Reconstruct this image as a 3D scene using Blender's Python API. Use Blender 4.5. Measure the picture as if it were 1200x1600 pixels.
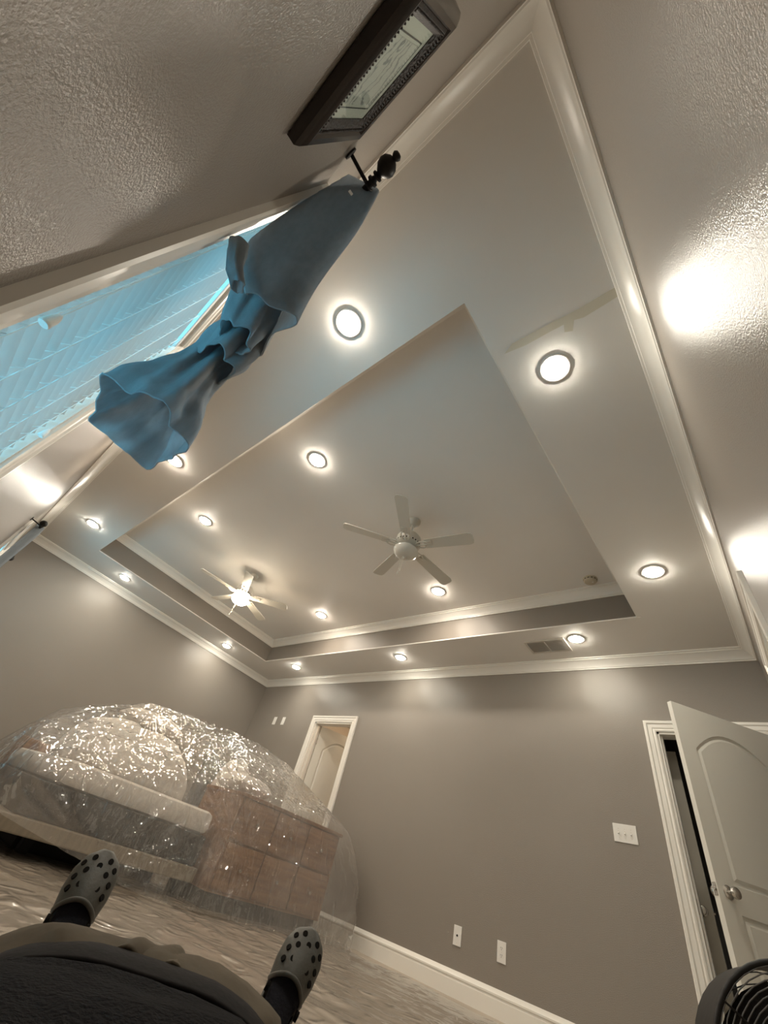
import bpy, bmesh, math, random
from mathutils import Vector, Matrix, noise
from mathutils.bvhtree import BVHTree
random.seed(7)
S = bpy.context.scene
for o in list(bpy.data.objects): bpy.data.objects.remove(o)
COL = S.collection

# ------------------------------------------------------------------ camera
RCW = ((0.7663679788, 0.5930627714, 0.2468940466),      # rows: camera right, up, back in world axes
       (0.2911298939, -0.6632320819, 0.6894683390),
       (0.5726460564, -0.4565082198, -0.6809381318))
CAM = Vector((7.0557, 0.2757, 0.4364)); FPX = 604.94
cd = bpy.data.cameras.new('camera'); cam = bpy.data.objects.new('camera', cd); COL.objects.link(cam)
m = Matrix([[RCW[j][i] for j in range(3)] + [CAM[i]] for i in range(3)] + [[0, 0, 0, 1]])
cam.matrix_world = m
cd.sensor_fit = 'VERTICAL'; cd.sensor_height = 36.0; cd.lens = FPX / 1600 * 36.0
cd.clip_start = 0.01; cd.clip_end = 100
S.camera = cam

# ------------------------------------------------------------------ world: blue dusk outside the windows
w = bpy.data.worlds.new('dusk_sky'); S.world = w; w.use_nodes = True
bg = w.node_tree.nodes['Background']
bg.inputs[0].default_value = (0.07, 0.34, 0.50, 1); bg.inputs[1].default_value = 4.8

# ------------------------------------------------------------------ exposure
S.view_settings.view_transform = 'Standard'; S.view_settings.look = 'None'
S.view_settings.gamma = 1; S.view_settings.use_curve_mapping = False
S.view_settings.exposure = 1.85
LENS_E = 90.0            # radiance of the recessed LED lenses
GLOBE_E = 26.0           # radiance of the lit fan globe

# ------------------------------------------------------------------ room numbers (metres)
W, D = 7.247, 4.621      # x: left wall 0 .. right wall W ; y: window wall 0 .. far wall D
HC, HS, HT = 2.650, 2.750, 3.110          # crown foot, soffit, tray ceiling
TX0, TX1, TY0, TY1 = 0.784, 6.518, 0.740, 3.896
T = 0.12                 # wall thickness

# ------------------------------------------------------------------ materials
def pbr(name, col, rough=.5, metal=0, spec=.5, bump=None, var=None, coat=0, **kw):
    M = bpy.data.materials.new(name); M.use_nodes = True
    nt = M.node_tree; b = nt.nodes['Principled BSDF']
    b.inputs['Base Color'].default_value = (*col, 1); b.inputs['Roughness'].default_value = rough
    b.inputs['Metallic'].default_value = metal; b.inputs['Specular IOR Level'].default_value = spec
    b.inputs['Coat Weight'].default_value = coat
    for k, v in kw.items(): b.inputs[k.replace('_', ' ')].default_value = v
    tc = nt.nodes.new('ShaderNodeTexCoord')
    if var:                                   # (scale, other colour, (stretch))
        sc, c2, st = var
        mp = nt.nodes.new('ShaderNodeMapping'); mp.inputs['Scale'].default_value = st
        nt.links.new(tc.outputs['Object'], mp.inputs[0])
        n = nt.nodes.new('ShaderNodeTexNoise'); n.inputs['Scale'].default_value = sc; n.inputs['Detail'].default_value = 4
        nt.links.new(mp.outputs[0], n.inputs['Vector'])
        r = nt.nodes.new('ShaderNodeMapRange'); r.inputs[1].default_value = .35; r.inputs[2].default_value = .65
        nt.links.new(n.outputs[0], r.inputs[0])
        x = nt.nodes.new('ShaderNodeMix'); x.data_type = 'RGBA'
        x.inputs[6].default_value = (*col, 1); x.inputs[7].default_value = (*c2, 1)
        nt.links.new(r.outputs[0], x.inputs[0]); nt.links.new(x.outputs[2], b.inputs['Base Color'])
    if bump:                                  # (scale, strength, (stretch))
        sc, stg, st = bump
        mp = nt.nodes.new('ShaderNodeMapping'); mp.inputs['Scale'].default_value = st
        nt.links.new(tc.outputs['Object'], mp.inputs[0])
        n = nt.nodes.new('ShaderNodeTexNoise'); n.inputs['Scale'].default_value = sc; n.inputs['Detail'].default_value = 3
        nt.links.new(mp.outputs[0], n.inputs['Vector'])
        bp = nt.nodes.new('ShaderNodeBump'); bp.inputs['Strength'].default_value = stg; bp.inputs['Distance'].default_value = .01
        nt.links.new(n.outputs[0], bp.inputs['Height']); nt.links.new(bp.outputs[0], b.inputs['Normal'])
    return M

def emit(name, col, strength):
    M = bpy.data.materials.new(name); M.use_nodes = True; nt = M.node_tree
    nt.nodes.remove(nt.nodes['Principled BSDF'])
    e = nt.nodes.new('ShaderNodeEmission'); e.inputs[0].default_value = (*col, 1); e.inputs[1].default_value = strength
    nt.links.new(e.outputs[0], nt.nodes['Material Output'].inputs[0]); return M

def plastic(name, milk, tint, transp, bscale, bstr, rough=.12, gloss=.1, crease=.3):
    """clear polythene film: see-through, milky, glossy and crinkled"""
    M = bpy.data.materials.new(name); M.use_nodes = True; nt = M.node_tree; N = nt.nodes; L = nt.links
    N.remove(N['Principled BSDF'])
    tc = N.new('ShaderNodeTexCoord')
    n1 = N.new('ShaderNodeTexNoise'); n1.inputs['Scale'].default_value = bscale; n1.inputs['Detail'].default_value = 5; n1.inputs['Distortion'].default_value = .8; n1.noise_type = 'RIDGED_MULTIFRACTAL'; n1.normalize = True
    mp = N.new('ShaderNodeMapping'); mp.inputs['Scale'].default_value = (1, 1, .38)
    L.new(tc.outputs['Object'], mp.inputs[0]); L.new(mp.outputs[0], n1.inputs['Vector'])
    v = N.new('ShaderNodeTexVoronoi'); v.feature = 'DISTANCE_TO_EDGE'; v.inputs['Scale'].default_value = bscale * .6
    L.new(n1.outputs[1], v.inputs['Vector']) if False else L.new(mp.outputs[0], v.inputs['Vector'])
    ad = N.new('ShaderNodeMath'); ad.operation = 'MULTIPLY_ADD'; L.new(v.outputs[0], ad.inputs[0]); ad.inputs[1].default_value = .25; L.new(n1.outputs[0], ad.inputs[2])
    bp = N.new('ShaderNodeBump'); bp.inputs['Strength'].default_value = bstr; bp.inputs['Distance'].default_value = .03
    L.new(ad.outputs[0], bp.inputs['Height'])
    tr = N.new('ShaderNodeBsdfTransparent'); tr.inputs[0].default_value = (*tint, 1)
    df = N.new('ShaderNodeBsdfDiffuse'); df.inputs[0].default_value = (*milk, 1)
    tl = N.new('ShaderNodeBsdfTranslucent'); tl.inputs[0].default_value = (*milk, 1)
    gl = N.new('ShaderNodeBsdfGlossy'); gl.inputs['Roughness'].default_value = rough
    L.new(bp.outputs[0], gl.inputs['Normal'])
    a = N.new('ShaderNodeMixShader'); a.inputs[0].default_value = .45; L.new(df.outputs[0], a.inputs[1]); L.new(tl.outputs[0], a.inputs[2])
    n2 = N.new('ShaderNodeTexNoise'); n2.inputs['Scale'].default_value = 2.2; n2.inputs['Detail'].default_value = 4
    L.new(tc.outputs['Object'], n2.inputs['Vector'])
    r = N.new('ShaderNodeMapRange'); r.inputs[1].default_value = .3; r.inputs[2].default_value = .7
    r.inputs[3].default_value = transp - .12; r.inputs[4].default_value = transp + .12; L.new(n2.outputs[0], r.inputs[0])
    r2 = N.new('ShaderNodeMapRange'); r2.inputs[1].default_value = .52; r2.inputs[2].default_value = .85; r2.inputs[3].default_value = 0; r2.inputs[4].default_value = crease; L.new(n1.outputs[0], r2.inputs[0])
    sb = N.new('ShaderNodeMath'); sb.operation = 'SUBTRACT'; sb.use_clamp = True; L.new(r.outputs[0], sb.inputs[0]); L.new(r2.outputs[0], sb.inputs[1])
    b = N.new('ShaderNodeMixShader'); L.new(sb.outputs[0], b.inputs[0]); L.new(a.outputs[0], b.inputs[1]); L.new(tr.outputs[0], b.inputs[2])
    fr = N.new('ShaderNodeLayerWeight'); fr.inputs[0].default_value = .5; L.new(bp.outputs[0], fr.inputs['Normal'])
    pw = N.new('ShaderNodeMath'); pw.operation = 'POWER'; pw.inputs[1].default_value = 2.6; L.new(fr.outputs['Facing'], pw.inputs[0])
    mx = N.new('ShaderNodeMath'); mx.operation = 'MULTIPLY_ADD'; mx.inputs[1].default_value = .75; mx.inputs[2].default_value = gloss; mx.use_clamp = True
    L.new(pw.outputs[0], mx.inputs[0])
    c = N.new('ShaderNodeMixShader'); L.new(mx.outputs[0], c.inputs[0]); L.new(b.outputs[0], c.inputs[1]); L.new(gl.outputs[0], c.inputs[2])
    L.new(c.outputs[0], N['Material Output'].inputs[0]); return M

MT = dict(
    wall=pbr('taupe_wall_paint', (.248, .220, .190), .28, spec=.36, bump=(260, .26, (1, 1, 1)), var=(.8, (.260, .231, .200), (1, 1, 1))),
    ceil=pbr('pale_ceiling_paint', (.82, .795, .75), .5, spec=.35, bump=(200, .08, (1, 1, 1)), var=(.9, (.79, .76, .715), (1, 1, 1))),
    patch=pbr('bare_primer_patch', (.70, .655, .54), .7, spec=.2),
    trim=pbr('white_trim_gloss', (.78, .75, .69), .3),
    door=pbr('white_door_paint', (.66, .64, .58), .4),
    carpet=pbr('beige_floor', (.44, .38, .31), .65, var=(2.5, (.36, .305, .245), (1, .5, 1)), bump=(60, .08, (1, 1, 1))),
    black=pbr('black_metal', (.010, .009, .008), .5, spec=.25, bump=(40, .05, (1, 1, 1))),
    dwood=pbr('dark_frame_wood', (.018, .010, .008), .2, spec=.5, var=(30, (.010, .006, .005), (1, 1, 6))),
    dcarve=pbr('dark_carved_wood', (.022, .015, .012), .5, spec=.3, bump=(160, .5, (1, 1, 1))),
    mat=pbr('cream_mat_board', (.72, .68, .58), .6, var=(9, (.68, .64, .54), (1, 1, 1))),
    glass=pbr('picture_glass', (1, 1, 1), .03, Transmission_Weight=1.0, IOR=1.45),
    slat=pbr('white_blind_plastic', (.80, .77, .74), .4, var=(12, (.76, .735, .71), (1, 1, 8))),
    rail=pbr('white_blind_rail', (.72, .76, .76), .35, bump=(60, .05, (1, 1, 1))),
    cord=pbr('white_cord', (.80, .82, .80), .6, bump=(300, .2, (1, 1, 1))),
    curtain=pbr('blue_tinted_grey_curtain_cloth', (.33, .37, .40), .85, spec=.15, var=(70, (.25, .285, .31), (1, 1, .25)), bump=(420, .25, (1, 1, 1))),  # grey cloth; some of the blue window light is put into its colour
    fan=pbr('cream_fan_enamel', (.60, .57, .50), .32, bump=(90, .03, (1, 1, 1))),
    nickel=pbr('brushed_nickel', (.55, .53, .50), .22, metal=1, bump=(120, .05, (1, 1, 1))),
    plate=pbr('white_plate_plastic', (.74, .72, .68), .35, bump=(90, .03, (1, 1, 1))),
    dark=pbr('dark_slot', (.008, .007, .006), .8, spec=.05, bump=(90, .1, (1, 1, 1))),
    vent=pbr('vent_enamel', (.66, .62, .56), .45, bump=(90, .05, (1, 1, 1))),
    smoke=pbr('yellowed_detector_plastic', (.55, .48, .36), .45, bump=(90, .05, (1, 1, 1))),
    shirt=pbr('black_shirt_cloth', (.0075, .0075, .0085), .9, spec=.05, var=(50, (.010, .010, .011), (1, 1, 1)), bump=(260, .5, (1, 1, 1))),
    pants=pbr('khaki_trouser_cloth', (.085, .068, .046), .85, spec=.15, var=(12, (.062, .049, .033), (1, 1, 1)), bump=(22, .35, (1, 1, 1))),
    belt=pbr('black_belt', (.010, .009, .009), .8, spec=.08, bump=(100, .1, (1, 1, 1))),
    croc=pbr('olive_grey_foam', (.048, .044, .033), .55, bump=(120, .1, (1, 1, 1)), var=(20, (.040, .037, .028), (1, 1, 1))),
    sock=pbr('dark_sock', (.018, .018, .022), .95, spec=.05, bump=(200, .4, (1, 1, 1))),
    skin=pbr('skin', (.46, .28, .20), .5, bump=(150, .1, (1, 1, 1)), Subsurface_Weight=.1),
    hair=pbr('dark_hair', (.03, .02, .014), .5, bump=(90, .6, (1, 1, .2))),
    sheet=pbr('white_bedding', (.66, .62, .57), .9, spec=.1, var=(5, (.60, .56, .51), (1, 1, 1)), bump=(14, .5, (1, 1, 1))),
    band=pbr('charcoal_box_spring', (.012, .011, .011), .8, var=(8, (.02, .018, .017), (1, 1, 1)), bump=(120, .3, (1, 1, 1))),
    cream=pbr('cream_bed_rail', (.24, .20, .145), .6, var=(7, (.20, .165, .12), (1, 6, 1))),
    plinth=pbr('black_plinth', (.012, .010, .009), .8, bump=(50, .1, (1, 1, 1))),
    wood=pbr('reddish_brown_wood', (.29, .155, .078), .4, var=(9, (.18, .085, .042), (1, .25, 3)), bump=(40, .1, (1, .3, 3))),
    leather=pbr('grey_upholstery', (.17, .165, .16), .75, var=(10, (.13, .125, .12), (1, 1, 1)), bump=(200, .3, (1, 1, 1))),
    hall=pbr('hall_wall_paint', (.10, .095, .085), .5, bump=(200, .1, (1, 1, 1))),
    halldoor=pbr('grey_gloss_door', (.62, .58, .50), .16, bump=(60, .03, (1, 1, 1))),
    closet=pbr('cream_closet_paint', (.60, .52, .42), .6, bump=(200, .05, (1, 1, 1))),
    film=plastic('clear_polythene', (.80, .77, .73), (.97, .965, .95), .82, 13, .9, .045, .14, .36),
    floorfilm=plastic('floor_polythene', (.62, .55, .47), (.97, .96, .94), .66, 7, .5, .15, .08, .15),
    lens_cool=emit('led_lens_neutral', (1.0, .94, .81), LENS_E * .72),
    lens_warm=emit('led_lens_warm', (1.0, .89, .75), LENS_E * 1.12),
    globe=emit('lit_globe_glass', (1.0, .83, .62), GLOBE_E),
    fill_bulb=emit('closet_fill_glow', (1.0, .80, .58), 90.0),
)
# print inside the picture: soft grey scroll smudges on cream paper
def print_mat():
    M = pbr('scroll_print', (.56, .51, .42), .5); nt = M.node_tree; b = nt.nodes['Principled BSDF']
    tc = nt.nodes.new('ShaderNodeTexCoord'); wv = nt.nodes.new('ShaderNodeTexWave'); wv.wave_type = 'RINGS'
    wv.inputs['Scale'].default_value = 7; wv.inputs['Distortion'].default_value = 14; wv.inputs['Detail'].default_value = 3; wv.inputs['Detail Scale'].default_value = 2.2
    nt.links.new(tc.outputs['Object'], wv.inputs['Vector'])
    cr = nt.nodes.new('ShaderNodeValToRGB'); cr.color_ramp.elements[0].color = (.22, .21, .20, 1); cr.color_ramp.elements[1].color = (.68, .64, .56, 1); cr.color_ramp.elements[0].position = .02; cr.color_ramp.elements[1].position = .25
    nt.links.new(wv.outputs[0], cr.inputs[0]); nt.links.new(cr.outputs[0], b.inputs['Base Color']); return M
MT['print'] = print_mat()
# see-through window glass
def win_glass():
    M = bpy.data.materials.new('window_glass'); M.use_nodes = True; nt = M.node_tree; nt.nodes.remove(nt.nodes['Principled BSDF'])
    t = nt.nodes.new('ShaderNodeBsdfTransparent'); t.inputs[0].default_value = (.93, .97, .97, 1)
    g = nt.nodes.new('ShaderNodeBsdfGlossy'); g.inputs['Roughness'].default_value = .03
    f = nt.nodes.new('ShaderNodeLayerWeight'); f.inputs[0].default_value = .5; x = nt.nodes.new('ShaderNodeMixShader')
    pw = nt.nodes.new('ShaderNodeMath'); pw.operation = 'POWER'; pw.inputs[1].default_value = 5.0; nt.links.new(f.outputs['Facing'], pw.inputs[0])
    ma = nt.nodes.new('ShaderNodeMath'); ma.operation = 'MULTIPLY_ADD'; ma.inputs[1].default_value = .5; ma.inputs[2].default_value = .03; nt.links.new(pw.outputs[0], ma.inputs[0])
    nt.links.new(ma.outputs[0], x.inputs[0]); nt.links.new(t.outputs[0], x.inputs[1]); nt.links.new(g.outputs[0], x.inputs[2])
    nt.links.new(x.outputs[0], nt.nodes['Material Output'].inputs[0]); return M
MT['wglass'] = win_glass()
# blind slats let some daylight through
def slat_mat():
    M = MT['slat']; nt = M.node_tree; b = nt.nodes['Principled BSDF']
    t = nt.nodes.new('ShaderNodeBsdfTranslucent'); t.inputs[0].default_value = (.75, .78, .82, 1)
    x = nt.nodes.new('ShaderNodeMixShader'); x.inputs[0].default_value = .02
    nt.links.new(b.outputs[0], x.inputs[1]); nt.links.new(t.outputs[0], x.inputs[2]); nt.links.new(x.outputs[0], nt.nodes['Material Output'].inputs[0])
slat_mat()

def translucent(key, col, f):
    nt = MT[key].node_tree; b = nt.nodes['Principled BSDF']; t = nt.nodes.new('ShaderNodeBsdfTranslucent'); t.inputs[0].default_value = (*col, 1)
    x = nt.nodes.new('ShaderNodeMixShader'); x.inputs[0].default_value = f
    nt.links.new(b.outputs[0], x.inputs[1]); nt.links.new(t.outputs[0], x.inputs[2]); nt.links.new(x.outputs[0], nt.nodes['Material Output'].inputs[0])
translucent('curtain', (.50, .54, .57), .45)

# ------------------------------------------------------------------ builders
class MB:
    """collects shapes; build() links them as ONE mesh object"""
    def __init__(s, M=None): s.v = []; s.f = []; s.mi = []; s.M = M or Matrix(); s.cur = 0
    def add(s, vs, fs):
        k = len(s.v); s.v += [s.M @ Vector(p) for p in vs]; s.f += [tuple(k + i for i in f) for f in fs]; s.mi += [s.cur] * len(fs); return s
    def box(s, a, b, bev=0):
        (x0, y0, z0), (x1, y1, z1) = [min(p, q) for p, q in zip(a, b)], [max(p, q) for p, q in zip(a, b)]
        if bev <= 0:
            vs = [(x, y, z) for z in (z0, z1) for y in (y0, y1) for x in (x0, x1)]
            return s.add(vs, [(0, 2, 3, 1), (4, 5, 7, 6), (0, 1, 5, 4), (2, 6, 7, 3), (0, 4, 6, 2), (1, 3, 7, 5)])
        bm = bmesh.new(); bmesh.ops.create_cube(bm, size=1)
        for v in bm.verts: v.co = Vector(((x0 + x1) / 2 + v.co.x * (x1 - x0), (y0 + y1) / 2 + v.co.y * (y1 - y0), (z0 + z1) / 2 + v.co.z * (z1 - z0)))
        bmesh.ops.bevel(bm, geom=bm.edges[:], offset=bev, segments=2, affect='EDGES', profile=.5)
        vs = [v.co.copy() for v in bm.verts]; fs = [[v.index for v in f.verts] for f in bm.faces]; bm.free(); return s.add(vs, fs)
    def tube(s, pts, r, n=10, closed=False, caps=True):
        pts = [Vector(p) for p in pts]; rs = r if isinstance(r, (list, tuple)) else [r] * len(pts)
        vs = []; N = len(pts); up = None
        for i, p in enumerate(pts):
            a = pts[(i - 1) % N] if (closed or i > 0) else p; b = pts[(i + 1) % N] if (closed or i < N - 1) else p
            t = (b - a).normalized()
            if up is None: up = Vector((0, 0, 1)) if abs(t.z) < .9 else Vector((1, 0, 0))
            u = (up - t * up.dot(t)).normalized(); up = u; w_ = t.cross(u)
            for k in range(n):
                an = 2 * math.pi * k / n; vs.append(p + (u * math.cos(an) + w_ * math.sin(an)) * rs[i])
        fs = []
        for i in range(N if closed else N - 1):
            j = (i + 1) % N
            for k in range(n): fs.append((i * n + k, i * n + (k + 1) % n, j * n + (k + 1) % n, j * n + k))
        if caps and not closed: fs += [tuple(range(n - 1, -1, -1)), tuple((N - 1) * n + k for k in range(n))]
        return s.add(vs, fs)
    def lathe(s, prof, c=(0, 0, 0), ax='z', n=24):
        vs = []; fs = []
        for r, h in prof:
            for k in range(n):
                a = 2 * math.pi * k / n; p = (r * math.cos(a), r * math.sin(a), h)
                if ax == 'x': p = (p[2], p[0], p[1])
                if ax == 'y': p = (p[1], p[2], p[0])
                vs.append((p[0] + c[0], p[1] + c[1], p[2] + c[2]))
        for i in range(len(prof) - 1):
            for k in range(n): fs.append((i * n + k, i * n + (k + 1) % n, (i + 1) * n + (k + 1) % n, (i + 1) * n + k))
        fs += [tuple(range(n - 1, -1, -1)), tuple((len(prof) - 1) * n + k for k in range(n))]
        return s.add(vs, fs)
    def loft(s, loops, cap=True):
        n = len(loops[0]); vs = [p for l in loops for p in l]; fs = []
        for i in range(len(loops) - 1):
            for k in range(n): fs.append((i * n + k, i * n + (k + 1) % n, (i + 1) * n + (k + 1) % n, (i + 1) * n + k))
        if cap: fs += [tuple(range(n - 1, -1, -1)), tuple((len(loops) - 1) * n + k for k in range(n))]
        return s.add(vs, fs)
    def prism(s, poly, d):
        """poly: 3-D outline, extruded by vector d"""
        n = len(poly); d = Vector(d); vs = [Vector(p) for p in poly] + [Vector(p) + d for p in poly]
        return s.add(vs, [tuple(range(n - 1, -1, -1)), tuple(range(n, 2 * n))] + [(k, (k + 1) % n, n + (k + 1) % n, n + k) for k in range(n)])
    def grid(s, rows):
        n = len(rows[0]); vs = [p for r in rows for p in r]
        return s.add(vs, [(i * n + k, i * n + k + 1, (i + 1) * n + k + 1, (i + 1) * n + k) for i in range(len(rows) - 1) for k in range(n - 1)])
    def build(s, name, mat, parent=None, smooth=False, thick=0, subsurf=0, angle=40):
        xs = [p.x for p in s.v]; ys = [p.y for p in s.v]; zs = [p.z for p in s.v]
        o0 = Vector(((min(xs) + max(xs)) / 2, (min(ys) + max(ys)) / 2, min(zs)))
        me = bpy.data.meshes.new(name); me.from_pydata([p - o0 for p in s.v], [], s.f); me.validate()
        bm = bmesh.new(); bm.from_mesh(me); bmesh.ops.recalc_face_normals(bm, faces=bm.faces); bm.to_mesh(me); bm.free()
        mats = mat if isinstance(mat, (list, tuple)) else [mat]
        for q in mats: me.materials.append(MT[q])
        if len(mats) > 1:
            for p, i in zip(me.polygons, s.mi): p.material_index = i
        if smooth:
            me.shade_smooth() if hasattr(me, 'shade_smooth') else None
            if smooth == 'auto': me.set_sharp_from_angle(angle=math.radians(angle))
        o = bpy.data.objects.new(name, me); COL.objects.link(o)
        if parent is not None:
            o.parent = parent; o.location = o0 - wloc(parent)
        else: o.location = o0
        if thick:
            q = o.modifiers.new('thickness', 'SOLIDIFY'); q.thickness = thick; q.offset = 0
        if subsurf:
            q = o.modifiers.new('smooth', 'SUBSURF'); q.levels = subsurf; q.render_levels = subsurf
        return o
def wloc(o):
    l = Vector(o.location)
    while o.parent: o = o.parent; l += Vector(o.location)
    return l
def empty(name, loc):
    o = bpy.data.objects.new(name, None); o.empty_display_size = .1; COL.objects.link(o); o.location = loc; return o
def tag(o, label, cat, group=None, kind=None):
    o['label'] = label; o['category'] = cat
    if group: o['group'] = group
    if kind: o['kind'] = kind
    return o
def struct(o, label=None):
    o['kind'] = 'structure'
    if label: o['label'] = label
    return o
def copy_tree(o, parent=None, off=None):
    c = o.copy(); COL.objects.link(c); c.parent = parent
    if off is not None: c.location = Vector(o.location) + Vector(off)
    for ch in list(o.children): copy_tree(ch, c)
    return c
def px(u, v, ax, val):
    """the point of the room seen at photo pixel (u,v) on the plane axis=val: used only to read real positions"""
    c = Vector(((u - 600) / FPX, -(v - 800) / FPX, -1)); d = Vector([sum(RCW[j][i] * c[j] for j in range(3)) for i in range(3)])
    return CAM + d * ((val - CAM[ax]) / d[ax])
def catmull(P, n):
    """resample a list of points (Vectors) to n points"""
    P = [Vector(p) for p in P]; out = []
    for i in range(n):
        t = i / (n - 1) * (len(P) - 1); k = min(int(t), len(P) - 2); t -= k
        a, b, c, d = P[max(k - 1, 0)], P[k], P[k + 1], P[min(k + 2, len(P) - 1)]
        out.append(.5 * ((2 * b) + (c - a) * t + (2 * a - 5 * b + 4 * c - d) * t * t + (3 * b - a - 3 * c + d) * t ** 3))
    return out
def surf(rows, nu, nv):
    r1 = [catmull(r, nu) for r in rows]; cols = [catmull([r[k] for r in r1], nv) for k in range(nu)]
    return [[cols[k][i] for k in range(nu)] for i in range(nv)]
def sweep(prof, path, closed=False):
    """prof: list of (out, up); path: list of (point, outward) pairs; returns loops"""
    return [[p + o * a + Vector((0, 0, 1)) * b for a, b in prof] for p, o in path]

# ================================================================== SETTING
def wall(name, axis, pos, out, lo, hi, holes, z1=HC + .1, mat='wall'):
    """wall slab of thickness T standing outside the room; holes = (lo,hi,z0,z1)"""
    us = sorted({lo, hi, *[h[0] for h in holes], *[h[1] for h in holes]}); zs = sorted({0, z1, *[h[2] for h in holes], *[h[3] for h in holes]})
    mb = MB()
    for i in range(len(us) - 1):
        z = 0; run = None
        for j in range(len(zs) - 1):
            cu, cz = (us[i] + us[i + 1]) / 2, (zs[j] + zs[j + 1]) / 2
            solid = not any(h[0] < cu < h[1] and h[2] < cz < h[3] for h in holes)
            if solid and run is None: run = zs[j]
            if run is not None and (not solid or j == len(zs) - 2):
                top = zs[j] if not solid else zs[j + 1]
                a, b = [0, 0, run], [0, 0, top]
                a[axis], b[axis] = pos, pos + out * T; a[1 - axis], b[1 - axis] = us[i], us[i + 1]
                mb.box(a, b); run = None
    return struct(mb.build(name, mat))
D1 = (6.365, 7.145, 0, 2.045)          # entry door hole in the far wall
D2 = (1.775, 2.575, 0, 2.045)          # closet door hole in the far wall
D3 = (2.690, 3.560, 0, 2.045)          # door hole in the right wall
WIN = [(5.39, 6.345, .62, 2.10), (1.02, 1.975, .62, 2.10)]
wall('wall_far', 1, D, 1, -T, W + T, [D1, D2])
wall('wall_window', 1, 0, -1, -T, W + T, WIN)
wall('wall_left', 0, 0, -1, 0, D, [])
wall('wall_right', 0, W, 1, 0, D, [D3])
fl = MB(); fl.box((-.3, -.3, -.1), (W + .7, D + 1.9, 0)); struct(fl.build('floor', 'carpet'))
# ceiling: soffit ring, tray risers, tray ceiling
ce = struct(empty('ceiling', (W / 2, D / 2, HS)))
mb = MB()
mb.box((-T, -T, HS), (W + T, TY0, HS + .012)); mb.box((-T, TY1, HS), (W + T, D + T, HS + .012))
mb.box((-T, TY0, HS), (TX0, TY1, HS + .012)); mb.box((TX1, TY0, HS), (W + T, TY1, HS + .012)); mb.build('soffit', 'ceil', ce)
for a, b in (((TX0 - .05, TY1, HS + .012), (TX1 + .05, TY1 + .05, HT + .05)), ((TX0 - .05, TY0 - .05, HS + .012), (TX1 + .05, TY0, HT + .05)),
             ((TX0 - .05, TY0, HS + .012), (TX0, TY1, HT + .05)), ((TX1, TY0, HS + .012), (TX1 + .05, TY1, HT + .05))):
    mb = MB(); mb.box(a, b); mb.build('tray_riser', 'wall', ce)
mb = MB(); mb.box((TX0, TY0, HT), (TX1, TY1, HT + .05)); mb.build('tray_ceiling', 'ceil', ce)
# bare strip left where a partition met the soffit
pa = [px(788, 553, 2, HS), px(800, 537, 2, HS), px(860, 505, 2, HS), px(905, 482, 2, HS), px(945, 458, 2, HS), px(968, 445, 2, HS),
      px(972, 459, 2, HS), px(948, 474, 2, HS), px(912, 496, 2, HS), px(897, 500, 2, HS), px(895, 517, 2, HS), px(882, 519, 2, HS), px(881, 507, 2, HS), px(862, 517, 2, HS), px(822, 539, 2, HS)]
mb = MB(); mb.prism([(p.x, p.y, HS - .0008) for p in pa], (0, 0, .002)); o = mb.build('bare_patch', 'patch', ce); o['label'] = 'pale unpainted strip on the soffit'
mb = MB(); mb.tube([(TX1 + .004, TY1 + .002, HS + .001), (TX1 + .03, TY1 + .004, HS - .001)], .004, 6); mb.build('caulk_drip', 'trim', ce)

CROWN = [(0, 0), (.010, 0), (.012, .010), (.018, .014), (.020, .022), (.034, .040), (.052, .060), (.070, .072), (.078, .076), (.080, .084), (.090, .088), (.092, .100), (0, .100)]
def crown(x0, x1, y0, y1, z, n0):
    """four mitred lengths of crown moulding round a rectangle, profile growing inwards"""
    cs = [(x0, y0, 1, 1), (x1, y0, -1, 1), (x1, y1, -1, -1), (x0, y1, 1, -1)]
    for i in range(4):
        loops = [[(cx + a * sx, cy + a * sy, z + b) for a, b in CROWN] for cx, cy, sx, sy in (cs[i], cs[(i + 1) % 4])]
        mb = MB(); mb.loft(loops); struct(mb.build('trim_%d' % (n0 + i), 'trim', smooth='auto', angle=25))
crown(0, W, 0, D, HC, 1)
crown(TX0, TX1, TY0, TY1, HT - .1, 5)
BASE = [(0, 0), (.016, 0), (.016, .092), (.013, .097), (.013, .104), (.019, .110), (.019, .120), (.011, .130), (.007, .142), (.004, .147), (0, .147)]
def baseb(name, segs):
    """segs: ((x0,y0),(x1,y1),(nx,ny))"""
    mb = MB()
    for p, q, n in segs: mb.loft([[(c[0] + n[0] * a, c[1] + n[1] * a, b) for a, b in BASE] for c in (p, q)])
    struct(mb.build(name, 'trim', smooth='auto', angle=25))
baseb('baseboard_far', [((0, D), (D2[0] - .09, D), (0, -1)), ((D2[1] + .09, D), (D1[0] - .09, D), (0, -1))])
baseb('baseboard_left', [((0, 0.02), (0, D - .02), (1, 0))])
baseb('baseboard_window', [((.02, 0), (W - .02, 0), (0, 1))])
baseb('baseboard_right', [((W, .02), (W, D3[0] - .09), (-1, 0)), ((W, D3[1] + .09), (W, D - .02), (-1, 0))])

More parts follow.
